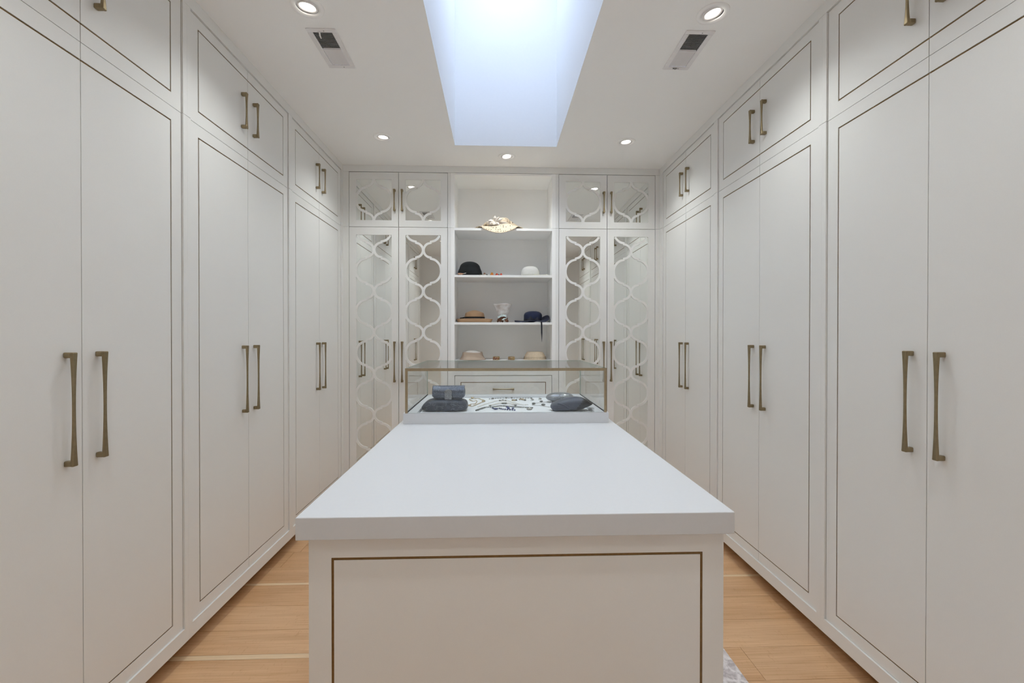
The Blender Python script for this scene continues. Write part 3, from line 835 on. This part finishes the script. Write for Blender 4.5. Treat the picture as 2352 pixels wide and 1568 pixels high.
for k, (cx_, cz_, rr_) in enumerate([(-0.115, 0.040, 0.026), (-0.085, 0.062, 0.030), (-0.060, 0.036, 0.024), (0.070, 0.040, 0.024), (0.045, 0.060, 0.022)]):
    for m_ in range(3):
        b.tube([(cx_ + rr_ * (1 - 0.28 * m_) * math.cos(a) * 1.25, -0.098 + 0.030 * abs(cx_) / 0.1 - 0.005 * m_, cz_ + rr_ * (1 - 0.28 * m_) * 0.62 * math.sin(a + 0.4)) for a in [2 * PI * i / 18 for i in range(18)]], 0.0052, 6, closed=True)
obj('loops', b, 'polka', ht, smooth=True)
b = MB()
for k in range(5):
    zz = 0.030 + 0.009 * k
    b.tube([(0.116 * math.cos(a) * (1 - 0.02 * k), 0.112 * math.sin(a) - 0.006, zz + 0.006 * math.sin(3 * a + k)) for a in [PI * 1.0 + PI * 0.95 * i / 16 for i in range(17)]], 0.0065, 6)
obj('gathered_band', b, 'organza', ht, smooth=True)

# black fur felt cloche
YB = 4.12
c = px(1079.5, 631, Y=YB)
def f_black(t_, a):
    q = t_
    th = q * PI / 2
    r = 0.096 * math.sin(min(th * 1.15, PI / 2)) ** 0.85 + 0.016 * smooth((q - 0.72) / 0.28)
    z = 0.138 * math.cos(th) ** 0.58 if q < 1 else 0.0
    return (r * math.cos(a) * (1 + 0.03 * math.sin(2 * a)), r * math.sin(a) * 1.02, max(z, 0.0015))
tag(obj('black_cloche_hat', polar(f_black, 22, 48), 'blackfur', smooth=True, solid=0.003, loc=(c.x, YB, S2 + 0.0015)), 'black furry felt cloche hat on the second shelf', 'hat')
fur = MB(); random.seed(5)
for k in range(420):
    a = random.uniform(0, 2 * PI); q = random.uniform(0.05, 0.9)
    p0 = Vector(f_black(q, a)); n_ = Vector((p0.x, p0.y, 0.02 + p0.z * 0.6)).normalized(); tp = p0 + n_ * random.uniform(0.003, 0.006) + Vector((random.uniform(-.002, .002), 0, -0.001))
    s_ = Vector((-n_.y, n_.x, 0)) * 0.0009
    fur.raw([p0 + s_, p0 - s_, tp], [(0, 1, 2)])
fo = obj('fur_nap', fur, 'blackfur', bpy.data.objects['black_cloche_hat']); fo['kind'] = 'stuff'

def flower(mb, c, r, n=7, layers=3, mi=0, tilt=0.0):
    for l in range(layers):
        rr = r * (1 - 0.28 * l); hgt = r * (0.25 + 0.30 * l)
        for k in range(n):
            a = 2 * PI * (k + 0.5 * l) / n
            d_ = Vector((math.cos(a), math.sin(a) * 0.7, 0)); s_ = Vector((-math.sin(a), math.cos(a) * 0.7, 0)) * rr * 0.42
            b0 = Vector(c); m_ = b0 + d_ * rr * 0.6 + Vector((0, 0, hgt * 0.7)); tp = b0 + d_ * rr + Vector((0, 0, hgt))
            mb.raw([b0, m_ + s_, tp + Vector((0, 0, 0.001)), m_ - s_], [(0, 1, 2, 3)], mi)
    return mb

c = px(1059, 627, Y=3.985)
fl1 = thing('flower_brooch', 'small brown and cream rolled flower brooch beside the black hat', 'brooch', (c.x, 3.99, S2))
b = MB()
for k in range(4):
    r_ = 0.006 + 0.004 * k
    b.tube([(r_ * 1.35 * math.cos(a) - 0.004, r_ * 0.6 * math.sin(a), 0.013 + 0.0025 * math.sin(a * 2 + k) + r_ * 0.25 * math.sin(a)) for a in [2 * PI * i / 12 for i in range(12)]], 0.0028, 6, closed=True)
b.ball((-0.004, 0, 0.011), 0.011, sc=(1.7, 0.8, 0.9))
obj('petals', b, 'beigeflower', fl1, smooth=True)
obj('pin', MB().tube([(0.01, 0, 0.013), (0.045, 0.002, 0.020)], 0.0018, 6), 'creamwhite', fl1)

gl = px(1131, 628, Y=4.02)
fg = thing('flower_garland', 'short garland of orange, red and beige flowers between the two felt hats', 'flowers', (gl.x, 4.02, S2))
ux = 4.02 / f_px
def fx(u): return (u - 1131) * ux
obj('stem', MB().tube([(fx(1108), 0, 0.006), (fx(1122), 0.004, 0.005), (fx(1136), 0, 0.006), (fx(1152), 0.002, 0.006)], 0.0022, 6), 'leaf', fg)
for u_, r_, hz, mname, tall in ((1113, 0.014, 0.012, 'beigeflower', 1.25), (1130, 0.022, 0.003, 'orange', 1.45), (1141, 0.020, 0.003, 'red', 1.15), (1151, 0.015, 0.005, 'red', 1.35)):
    b = MB(); flower(b, (0, 0, 0), r_, 7, 3); b.ball((0, 0, r_ * 0.45), r_ * 0.42, sc=(1, 0.9, 1.0)); flower(b, (0, 0, r_ * 0.15), r_ * 0.8, 5, 3)
    b.v = [(x, y_, z * tall) for x, y_, z in b.v]
    obj('flower', b, mname, fg, loc=(fx(u_), -0.004, hz))
for u_ in (1105, 1119, 1124, 1136, 1146):
    b = MB(); s_ = random.choice((-1, 1))
    b.raw([(0, 0, 0.002), (0.008, -0.006, 0.010), (0.018 * s_, -0.004, 0.014), (0.004, 0.004, 0.008)], [(0, 1, 2), (0, 2, 3)])
    obj('leaf', b, 'leaf', fg, solid=0.0008, loc=(fx(u_), 0, 0.002))

# white felt hat with fringed brim
YW = 4.13
c = px(1218, 631, Y=YW)
wh = thing('white_felt_hat', 'white felt cloche with a fringed cream brim on the second shelf', 'hat', (c.x, YW, S2))
def f_white(t_, a):
    th = t_ * PI / 2
    r = 0.083 * math.sin(min(PI / 2, th * 1.12)) ** 0.85
    return (r * math.cos(a), r * math.sin(a), 0.012 + 0.092 * max(0, math.cos(th)) ** 0.7)
obj('crown', polar(f_white, 18, 40), 'whitewool', wh, smooth=True, solid=0.003)
def f_brim(t_, a):
    q = t_
    r = 0.078 + (0.085 if math.cos(a) > 0 else 0.035) * q * (0.25 + 0.75 * abs(math.cos(a)))
    return (r * math.cos(a) + 0.004, min((r * 0.9) * math.sin(a), 0.19), 0.004 + 0.010 * (1 - q) + 0.009 * max(0, math.cos(a)) * q)
obj('brim', polar(f_brim, 8, 48), 'fringe', wh, smooth=True, solid=0.003)
b = MB(); random.seed(11)
for k in range(90):
    a = random.uniform(-1.9, 1.1); p0 = Vector(f_brim(1.0, a)); p0.z += 0.001
    d_ = Vector((math.cos(a), math.sin(a), 0)); tp = p0 + d_ * random.uniform(0.004, 0.012) + Vector((0, 0, random.uniform(-0.002, 0.009)))
    b.tube([p0 - d_ * 0.006, (p0 + tp) / 2 + Vector((0, 0, 0.002)), tp], 0.0011, 4)
fo = obj('fringe', b, 'fringe', wh); fo['kind'] = 'stuff'

# tan straw boater
YT = 4.14
c = px(1090, 740, Y=YT)
bo = thing('straw_boater', 'tan straw hat with a black ribbon and curled-up brim on the third shelf', 'hat', (c.x, YT, S3 + 0.0025))
def f_boat(t_, a):
    if t_ < 0.55:
        q = t_ / 0.55
        if q < 0.45: r = 0.084 * (q / 0.45); z = 0.114 - 0.026 * (q / 0.45) ** 1.5
        else:
            s_ = (q - 0.45) / 0.55; r = 0.084 + 0.007 * s_ + 0.006 * math.sin(s_ * PI) * 0.5; z = 0.088 - 0.062 * s_
        return (r * math.cos(a), r * math.sin(a), z)
    q = (t_ - 0.55) / 0.45
    r = 0.092 + 0.052 * min(1, q / 0.55) + 0.014 * max(0, (q - 0.55) / 0.45)
    z = 0.026 - 0.024 * smooth(q / 0.35) + 0.030 * max(0, (q - 0.55) / 0.45) ** 1.2
    return (r * math.cos(a) * 1.06, r * math.sin(a), z)
obj('crown_and_brim', polar(f_boat, 32, 56), 'straw', bo, smooth=True, solid=0.0025)
b = MB().lathe([(0.0945, 0.030), (0.0965, 0.030), (0.0955, 0.052), (0.0935, 0.052)], 48, closed=True)
b.raw([(-0.093, -0.03, 0.030), (-0.135, -0.05, 0.034), (-0.130, -0.05, 0.042), (-0.093, -0.03, 0.050), (-0.11, -0.05, 0.045)], [(0, 1, 4), (1, 2, 4), (2, 3, 4), (3, 0, 4)])
obj('ribbon_band', b, 'black', bo, smooth=False)

# flared white piece on a twisted brown foot
YV = 4.10
c = px(1155, 740, Y=YV)
va = thing('flared_vase', 'mottled white flared vase on a twisted brown foot tied with pale ribbon', 'vase', (c.x, YV, S3))
def f_vase(t_, a):
    q = t_
    z = 0.062 + 0.108 * q
    r = 0.033 + 0.034 * math.sin(min(1, q * 1.1) * PI / 2) ** 0.9 + 0.016 * smooth((q - 0.62) / 0.38)
    return (r * math.cos(a), r * math.sin(a), z + 0.003 * q * math.sin(4 * a + 0.6))
obj('cup', polar(f_vase, 18, 44), 'vasewhite', va, smooth=True, solid=0.004)
b = MB()
for k in range(5):
    a0 = 2 * PI * k / 5 + 0.35
    b.tube([(0.052 * math.cos(a0), 0.046 * math.sin(a0), 0.0095), (0.042 * math.cos(a0 + 0.15), 0.038 * math.sin(a0 + 0.15), 0.022), (0.032 * math.cos(a0 + 0.6), 0.030 * math.sin(a0 + 0.6), 0.042), (0.027 * math.cos(a0 + 1.3), 0.026 * math.sin(a0 + 1.3), 0.066)], [0.0085, 0.011, 0.015, 0.011], 8)
b.lathe([(0, 0.070), (0.033, 0.068), (0.030, 0.05), (0.026, 0.034), (0, 0.030)], 20)
obj('twisted_foot', b, 'brown', va, smooth=True)
b = MB()
for pts in ([(-0.045, -0.045, 0.040), (-0.02, -0.054, 0.058), (0.012, -0.052, 0.062), (0.040, -0.040, 0.046)], [(-0.048, -0.045, 0.052), (-0.02, -0.056, 0.062), (-0.008, -0.054, 0.078)], [(-0.01, -0.056, 0.024), (0.01, -0.058, 0.034), (0.034, -0.046, 0.040)], [(-0.005, -0.055, 0.072), (0.022, -0.05, 0.066), (0.036, -0.044, 0.058)]):
    b.tube(pts, [0.003] + [0.006] * (len(pts) - 2) + [0.0025], 6)
obj('ribbon', b, 'pale', va, smooth=True)

# navy felt hat
YN = 4.14
c = px(1224, 740, Y=YN)
nv = thing('navy_felt_hat', 'navy blue felt hat with a bow and hanging ribbon on the third shelf', 'hat', (c.x, YN, S3 + 0.002))
def f_navy(t_, a):
    if t_ < 0.55:
        q = t_ / 0.55; th = q * PI / 2
        r = 0.084 * math.sin(min(PI / 2, th * 1.25)) ** 0.75
        return (r * math.cos(a), r * math.sin(a), 0.016 + 0.090 * max(0, math.cos(th)) ** 0.6)
    q = (t_ - 0.55) / 0.45
    rx = 0.084 + (0.068 if math.cos(a) > 0 else 0.088) * q; ry = 0.084 + 0.075 * q
    z = 0.016 - 0.013 * q
    upt = max(0.0, math.cos(a - 0.35)); z += 0.062 * q * upt ** 2 + 0.008 * q * math.sin(3 * a) + 0.014 * q * max(0, -math.cos(a)) ** 2 * (1 if math.sin(a) > 0 else 0.6)
    return (rx * math.cos(a), ry * math.sin(a), max(z, 0.002))
obj('crown_and_brim', polar(f_navy, 30, 64), 'navy', nv, smooth=True, solid=0.003)
b = MB().lathe([(0.0845, 0.016), (0.087, 0.016), (0.0865, 0.034), (0.0845, 0.034)], 44, closed=True)
for s_, hgt in ((-1, 0.060), (1, 0.052)):
    b.raw([(0.005, -0.092, 0.022), (s_ * 0.030, -0.098, hgt), (s_ * 0.058, -0.090, 0.018), (s_ * 0.03, -0.104, 0.022)], [(0, 1, 3), (1, 2, 3), (0, 3, 2), (0, 2, 1)])
obj('bow_band', b, 'navydark', nv)
rx = (px(1243.5, 760, Y=3.955) - c)
b = MB(); pts = [(0.02, -0.095, 0.024), (rx.x - 0.01, -0.15, 0.008), (rx.x, 3.955 - YN - 0.006, 0.004), (rx.x + 0.002, 3.952 - YN, -0.03), (rx.x + 0.003, 3.953 - YN, -0.10), (rx.x + 0.005, 3.953 - YN, -0.175)]
wd_ = [0.006, 0.006, 0.006, 0.0065, 0.006, 0.001]
vs = []; fs = []
for (x, y_, z), w_ in zip(pts, wd_): vs += [(x - w_, y_, z), (x + w_, y_, z)]
for i in range(len(pts) - 1): fs.append((2 * i, 2 * i + 1, 2 * i + 3, 2 * i + 2))
obj('hanging_ribbon', b.raw(vs, fs), 'navydark', nv, solid=0.0012)

# bottom shelf: striped hat, two bangles, perforated hat
Y4 = 4.11
c = px(1085, 827, Y=Y4)
sh_ = thing('striped_straw_hat', 'pinkish striped straw hat with turned-up brim and pale crown on the lowest shelf', 'hat', (c.x, Y4, S4))
def f_str(t_, a):
    r = 0.120 - 0.031 * t_ - 0.006 * math.sin(t_ * PI)
    return (r * math.cos(a) * (1.0 + 0.02 * math.cos(a)), r * math.sin(a) * 0.95, 0.002 + 0.066 * t_ + 0.002 * math.sin(2 * a) * t_)
obj('brim', polar(f_str, 12, 48), 'striped', sh_, smooth=True, solid=0.003)
def f_strc(t_, a):
    th = t_ * PI / 2; r = 0.084 * math.sin(th)
    return (r * math.cos(a), r * math.sin(a), 0.030 + 0.058 * max(0, math.cos(th)) ** 0.6)
obj('crown', polar(f_strc, 14, 40), 'creamwhite', sh_, smooth=True, solid=0.002)
for u_, mm, lab in ((1140, 'redpattern', 'brown bangle with a dark red floral pattern, next to the striped hat'), (1174.5, 'tan', 'plain amber brown bangle, next to the perforated hat')):
    c = px(u_, 827, Y=4.05)
    bg_ = thing('bangle', lab, 'bangle', (c.x, 4.05, S4), 0, 'bangles on the lowest shelf')
    obj('band', MB().lathe([(0.0275, 0.001), (0.0305, 0.001), (0.0315, 0.016), (0.0305, 0.031), (0.0275, 0.031), (0.0270, 0.016)], 36, closed=True), 'tan', bg_, smooth=True)
    if mm == 'redpattern':
        b = MB()
        for k in range(5):
            a = -PI / 2 - 0.25 + (k - 2) * 0.42
            b.ball((0.0300 * math.cos(a), 0.0300 * math.sin(a), 0.013 + 0.005 * (k % 2)), 0.0065, sc=(0.55 + 0.35 * abs(math.sin(a)), 0.55, 1.2), nu=8, nv=5)
        obj('floral_pattern', b, 'redpattern', bg_, smooth=True)
c = px(1228.5, 827, Y=Y4)
ph = thing('raffia_hat', 'cream raffia hat with a band of small punched holes on the lowest shelf', 'hat', (c.x, Y4, S4))
def f_raf(t_, a):
    if t_ < 0.45: q = t_ / 0.45; r = 0.074 * q ** 0.8; z = 0.074 - 0.006 * q * q
    else:
        q = (t_ - 0.45) / 0.55; r = 0.074 + 0.014 * math.sin(q * PI / 2) + 0.016 * q; z = 0.068 * (1 - q) ** 0.9 + 0.001
    return (r * math.cos(a), r * math.sin(a) * 0.95, z)
obj('crown', polar(f_raf, 24, 48), 'cream', ph, smooth=True, solid=0.003)
b = MB()
for zz, rr in ((0.012, 0.1035), (0.023, 0.100)):
    for k in range(46):
        a = 2 * PI * k / 46 + zz * 10
        b.ball((rr * math.cos(a), rr * 0.95 * math.sin(a), zz), 0.0032, nu=6, nv=4, sc=(0.8, 0.8, 1.3))
obj('punched_holes', b, 'toe', ph)

# ------------------------------------------------------------------ things inside the display case
ZF = CBT - TD
def superell(a, b_, c_, e1, e2, nu=48, nv=24):
    def sg(x, e): return math.copysign(abs(x) ** e, x)
    def fn(u_, v_):
        th = -PI / 2 + PI * v_; ph_ = 2 * PI * u_
        return (a * sg(math.cos(th), e1) * sg(math.cos(ph_), e2), b_ * sg(math.cos(th), e1) * sg(math.sin(ph_), e2), c_ * sg(math.sin(th), e1))
    return MB().grid(fn, nu, nv, wrapu=True)

YA = 2.70
c = px(1022.5, 940, Y=YA)
dk = thing('beaded_clutch', 'dark charcoal beaded clutch lying under the grey glitter purse', 'clutch bag', (c.x, YA, ZF))
b = superell(0.138, 0.075, 0.036, 0.50, 0.40)
b.v = [(x * (1.0 - 0.20 * smooth((z + 0.012) / 0.045) * (1 if x < 0 else 0.25)), y_, z * (1.0 if z > 0 else 0.92) + 0.0335) for x, y_, z in b.v]
obj('body', b, 'darkclutch', dk, smooth=True)
b = MB(); random.seed(21)
for k in range(26):
    x = random.uniform(-0.10, 0.10); z = random.uniform(0.012, 0.052); L_ = random.uniform(0.012, 0.03); cu = random.uniform(-1.5, 1.5); dirn = random.uniform(0, 2 * PI)
    pts = []
    for i in range(7):
        s_ = i / 6; an = dirn + cu * s_
        xx = x + L_ * s_ * math.cos(an); zz = max(0.008, min(0.058, z + L_ * s_ * math.sin(an) * 0.7))
        qz = abs((zz - 0.0335) / 0.036); qx = abs(xx / 0.138)
        yy = -0.075 * (max(0, 1 - qz ** (2 / 0.50))) ** (0.50 / 2) * (max(0, 1 - qx ** (2 / 0.40))) ** (0.40 / 2)
        pts.append((xx, yy - 0.0006, zz))
    b.tube(pts, 0.0009, 4)
obj('embroidery', b, 'embroid', dk)
c = px(1031.5, 915, Y=2.705)
pz = ZF + 0.0675
gp = thing('glitter_purse', 'grey glitter purse with a round-topped clasp, on top of the dark clutch', 'clutch bag', (c.x, 2.705, pz))
b = superell(0.098, 0.042, 0.040, 0.55, 0.38)
b.v = [(x, y_ + 0.004 * z / 0.04, z + 0.0395) for x, y_, z in b.v]
obj('body', b, 'glit_grey', gp, smooth=True)
def f_flap(u_, v_):
    x = -0.0965 + 0.193 * u_; a = 0.15 + (PI * 0.60) * v_
    return (x * (1 - 0.03 * v_ * 0), 0.0 - 0.0445 * math.sin(a) * (1 if a < PI / 2 else 1), 0.0395 + 0.0425 * math.cos(a))
obj('flap', MB().grid(f_flap, 26, 14), 'glit_grey', gp, smooth=True, solid=0.0022)
b = MB(); pr = []
for i in range(13): a = PI * i / 12; pr.append((0.021 * math.cos(a), 0.042 + 0.020 * math.sin(a)))
pr = [(0.021, 0.004)] + pr + [(-0.021, 0.004)]
n_ = len(pr); b.raw([(x, -0.049, z) for x, z in pr] + [(x, -0.043, z) for x, z in pr], [tuple(range(n_)), tuple(range(2 * n_ - 1, n_ - 1, -1))] + [(i, (i + 1) % n_, n_ + (i + 1) % n_, n_ + i) for i in range(n_)])
obj('clasp', b, 'glit_silver', gp)
b = MB().tube([(0.021 * math.cos(PI * i / 12), -0.0495, 0.042 + 0.020 * math.sin(PI * i / 12)) for i in range(13)], 0.0012, 5)
obj('clasp_rim', b, 'silver', gp, smooth=True)

YS = 3.0
c = px(1285.5, 915, Y=YS)
sv = thing('silver_minaudiere', 'silver glitter oval hard clutch behind the navy satin clutch', 'clutch bag', (c.x, YS, ZF + 0.0045))
sv.rotation_euler = (0, math.radians(-2), 0)
b = superell(0.093, 0.055, 0.031, 0.95, 0.8)
b.v = [(x, y_, z + 0.031) for x, y_, z in b.v if True]
obj('shell', b, 'glit_silver', sv, smooth=True)
obj('opening_line', MB().tube([(0.0935 * math.cos(a), 0.0555 * math.sin(a), 0.030 + 0.006 * math.cos(a * 1.0) ** 2 - 0.006) for a in [2 * PI * i / 40 for i in range(40)]], 0.0016, 6, closed=True), 'oldsilver', sv, smooth=True)

YC = 2.665
c = px(1305, 940, Y=YC)
nc = thing('navy_satin_clutch', 'navy satin folded clutch lying at the front right of the display case', 'clutch bag', (c.x, YC, ZF))
PT = [(-0.107, 0.030), (-0.095, 0.046), (-0.070, 0.057), (-0.040, 0.067), (0.0, 0.075), (0.050, 0.083), (0.085, 0.078), (0.120, 0.062), (0.146, 0.043)]
PB = [(-0.107, 0.018), (-0.095, 0.003), (-0.070, 0.001), (-0.040, 0.001), (0.0, 0.001), (0.050, 0.002), (0.085, 0.012), (0.120, 0.028), (0.146, 0.041)]
def lerp(P, x):
    for (a, za), (b_, zb_) in zip(P[:-1], P[1:]):
        if x <= b_: return za + (zb_ - za) * max(0, (x - a)) / (b_ - a)
    return P[-1][1]
def f_satin(u_, v_):
    ph_ = 2 * PI * u_; x = -0.107 + 0.253 * (0.5 - 0.5 * math.cos(PI * v_))
    top, bot = lerp(PT, x), lerp(PB, x); zc, h_ = (top + bot) / 2, (top - bot) / 2
    en = max(0.0, 1 - abs((x - 0.0195) / 0.1268) ** 6) ** 0.5
    d_ = 0.062 * en
    return (x, d_ * math.copysign(abs(math.cos(ph_)) ** 0.75, math.cos(ph_)), zc + h_ * math.copysign(abs(math.sin(ph_)) ** 0.7, math.sin(ph_)))
b = MB().grid(f_satin, 40, 40, wrapu=True)
b.mi = [1 if (sum(b.v[i][0] for i in f) / 4) + 0.75 * (sum(b.v[i][2] for i in f) / 4 - 0.045) * -1 > 0.062 else 0 for f in b.f]
obj('body', b, ['satin', 'satindark'], nc, smooth=True)
b = MB().tube([(-0.075 + 0.075 * s_, -0.057 - 0.003 * math.sin(s_ * PI), 0.050 - 0.034 * s_ * s_) for s_ in [i / 10 for i in range(11)]], [0.002] + [0.005] * 9 + [0.001], 8)
obj('fold', b, 'satin', nc, smooth=True)

def J(u_, v_, dz=0.0015):
    p_ = px(u_, v_, Z=ZF); return Vector((p_.x, p_.y, ZF + dz + 0.0012))
def strand(name, label, cat, uv, bead, mat_, every=1.0, extra=None, emat=None, rad=None):
    P = [J(*p_, bead) for p_ in uv]
    base = sum(P, Vector()) / len(P); base.z = ZF
    # resample along a Catmull-Rom spline
    Q = []
    for i in range(len(P) - 1):
        p0, p1, p2, p3 = P[max(i - 1, 0)], P[i], P[i + 1], P[min(i + 2, len(P) - 1)]
        for k in range(12):
            t_ = k / 12
            Q.append(0.5 * ((2 * p1) + (p2 - p0) * t_ + (2 * p0 - 5 * p1 + 4 * p2 - p3) * t_ * t_ + (3 * p1 - p0 - 3 * p2 + p3) * t_ ** 3))
    Q.append(P[-1])
    r = thing(name, label, cat, (base.x, base.y, ZF + (0.0008 if name == 'hair_stick' else 0.0)), 0, 'jewellery laid out in the display case')
    b = MB(); last = None
    for q in Q:
        if last is None or (q - last).length > bead * 2 * every:
            b.ball(q - base, bead, nu=7, nv=5); last = q
    b.tube([q - base for q in Q], bead * 0.35, 5)
    obj('strand', b, mat_, r, smooth=True)
    if extra:
        e_ = MB()
        for (u_, v_, rr) in extra:
            q = J(u_, v_, rr * 0.6); e_.ball(q - base, rr, nu=8, nv=6, sc=(1.3, 1.3, 0.6))
        obj('ornament', e_, emat or mat_, r, smooth=True)
    return r
strand('gold_chain', 'tangled gold chain necklace beside the dark clutch', 'necklace', [(1072, 932), (1084, 934), (1095, 930), (1104, 926), (1114, 922), (1105, 918), (1098, 916), (1088, 917), (1078, 918), (1086, 922), (1095, 921), (1092, 928), (1080, 929)], 0.0030, 'gold', 1.15, [(1085, 915.5, 0.010), (1110, 923, 0.009), (1079, 932, 0.008)], 'gold')
strand('hair_stick', 'long thin dark hair pin at the back of the display case', 'hair pin', [(1124, 917.5), (1140, 916), (1165, 915.5), (1190, 915.5), (1222, 915.5)], 0.0032, 'oldsilver', 2.5, [(1132, 916.5, 0.007), (1163, 915.3, 0.008), (1175, 915.3, 0.007), (1220, 915.5, 0.006)], 'oldsilver')
strand('pearl_necklace', 'double pearl necklace with a beaded clasp, upper of the two strands', 'necklace', [(1098, 935), (1112, 930), (1126, 926), (1140, 922), (1154, 920.5), (1168, 922), (1182, 926), (1198, 930.5), (1213, 931)], 0.0036, 'pearl', 0.98, [(1148, 921, 0.006), (1155, 920, 0.007), (1162, 921, 0.006)], 'oldsilver')
strand('pearl_collar', 'shorter thick pearl strand with a dark metal clasp, lower of the two strands', 'necklace', [(1124, 933), (1136, 930), (1146, 928), (1158, 927), (1170, 928), (1182, 931), (1186, 932)], 0.0055, 'pearl', 0.95, [(1155, 927.5, 0.0075), (1161, 927.5, 0.0075), (1184, 932, 0.008), (1126, 933, 0.007)], 'oldsilver')
strand('silver_chain', 'dark silver link chain curving across the front of the display case', 'necklace', [(1093, 944), (1104, 940), (1116, 937), (1132, 936), (1150, 933.5), (1168, 934.5), (1188, 936), (1206, 937), (1224, 938)], 0.0042, 'oldsilver', 1.0, [(1098, 942.5, 0.006), (1108, 938.5, 0.006), (1220, 938, 0.007)], 'oldsilver')
strand('blue_bead_necklace', 'necklace of dark blue beads at the front of the display case', 'necklace', [(1131, 939), (1138, 941), (1146, 940), (1152, 941), (1160, 942), (1168, 942.5), (1176, 943), (1184, 944)], 0.0050, 'bluebead', 1.5, [(1165, 936, 0.008), (1168, 939, 0.008), (1178, 939, 0.007), (1138, 941, 0.009)], 'bluebead')
strand('pendant_necklace', 'thin silver necklace with dark stones beside the navy clutch', 'necklace', [(1264, 924), (1250, 924.5), (1238, 925.5), (1228, 927.5), (1222, 930), (1230, 932), (1242, 932), (1252, 934), (1263, 936)], 0.0020, 'silver', 1.6, [(1226, 928.5, 0.010), (1248, 931.5, 0.011), (1243, 923.5, 0.009)], 'oldsilver')
def trinket(name, label, cat, u_, v_, mats, kind):
    q = J(u_, v_, 0); r = thing(name, label, cat, (q.x, q.y, ZF), 0, 'jewellery laid out in the display case')
    b = MB()
    if kind == 'ring':
        b.tube([(0.016 * math.cos(a), 0.020 * math.sin(a), 0.003) for a in [2 * PI * i / 20 for i in range(20)]], 0.0030, 6, closed=True)
        obj('hoop', b, mats, r, smooth=True)
        obj('stone', MB().ball((0.014, -0.012, 0.006), 0.007, sc=(1.2, 1, 0.8)), 'oldsilver', r, smooth=True)
    elif kind == 'clip':
        b.tube([(-0.022, 0.014, 0.004), (-0.008, 0.006, 0.008), (0.010, -0.004, 0.006), (0.022, -0.022, 0.004)], [0.003, 0.005, 0.005, 0.003], 6)
        obj('clip', b, mats, r, smooth=True)
        obj('stone', MB().ball((0.020, -0.024, 0.006), 0.007), 'oldsilver', r, smooth=True)
    elif kind == 'earring':
        b.tube([(-0.010, -0.022, 0.002), (-0.006, 0.0, 0.012), (0.0, 0.010, 0.014), (0.012, 0.012, 0.004)], 0.0014, 5)
        obj('wire', b, mats, r, smooth=True)
        obj('stone', MB().ball((0.004, 0.004, 0.006), 0.006, sc=(1.6, 1, 0.9)), 'silver', r, smooth=True)
    else:
        for k in range(6):
            a = 2 * PI * k / 6
            b.ball((0.011 * math.cos(a), 0.014 * math.sin(a), 0.005), 0.007, nu=8, nv=5, sc=(1, 1.2, 0.7))
        obj('petals', b, mats, r, smooth=True)
        obj('stone', MB().ball((0, 0, 0.008), 0.006), 'pearl', r, smooth=True)
trinket('ring_brooch', 'small open gold ring brooch behind the pearl necklaces, left of the clip', 'brooch', 1181, 919.5, 'gold', 'ring')
trinket('gold_clip', 'gold clip with a dark stone behind the pearl necklaces', 'brooch', 1199, 919, 'gold', 'clip')
trinket('drop_earring', 'silver wire drop earring, left of the pair near the silver clutch', 'earring', 1222, 919.5, 'silver', 'earring')
trinket('drop_earring', 'silver wire drop earring, right of the pair near the silver clutch', 'earring', 1240, 917.5, 'silver', 'earring')
trinket('flower_pin', 'silver flower pin at the front beside the end of the dark chain', 'brooch', 1216, 940.5, 'silver', 'flower')
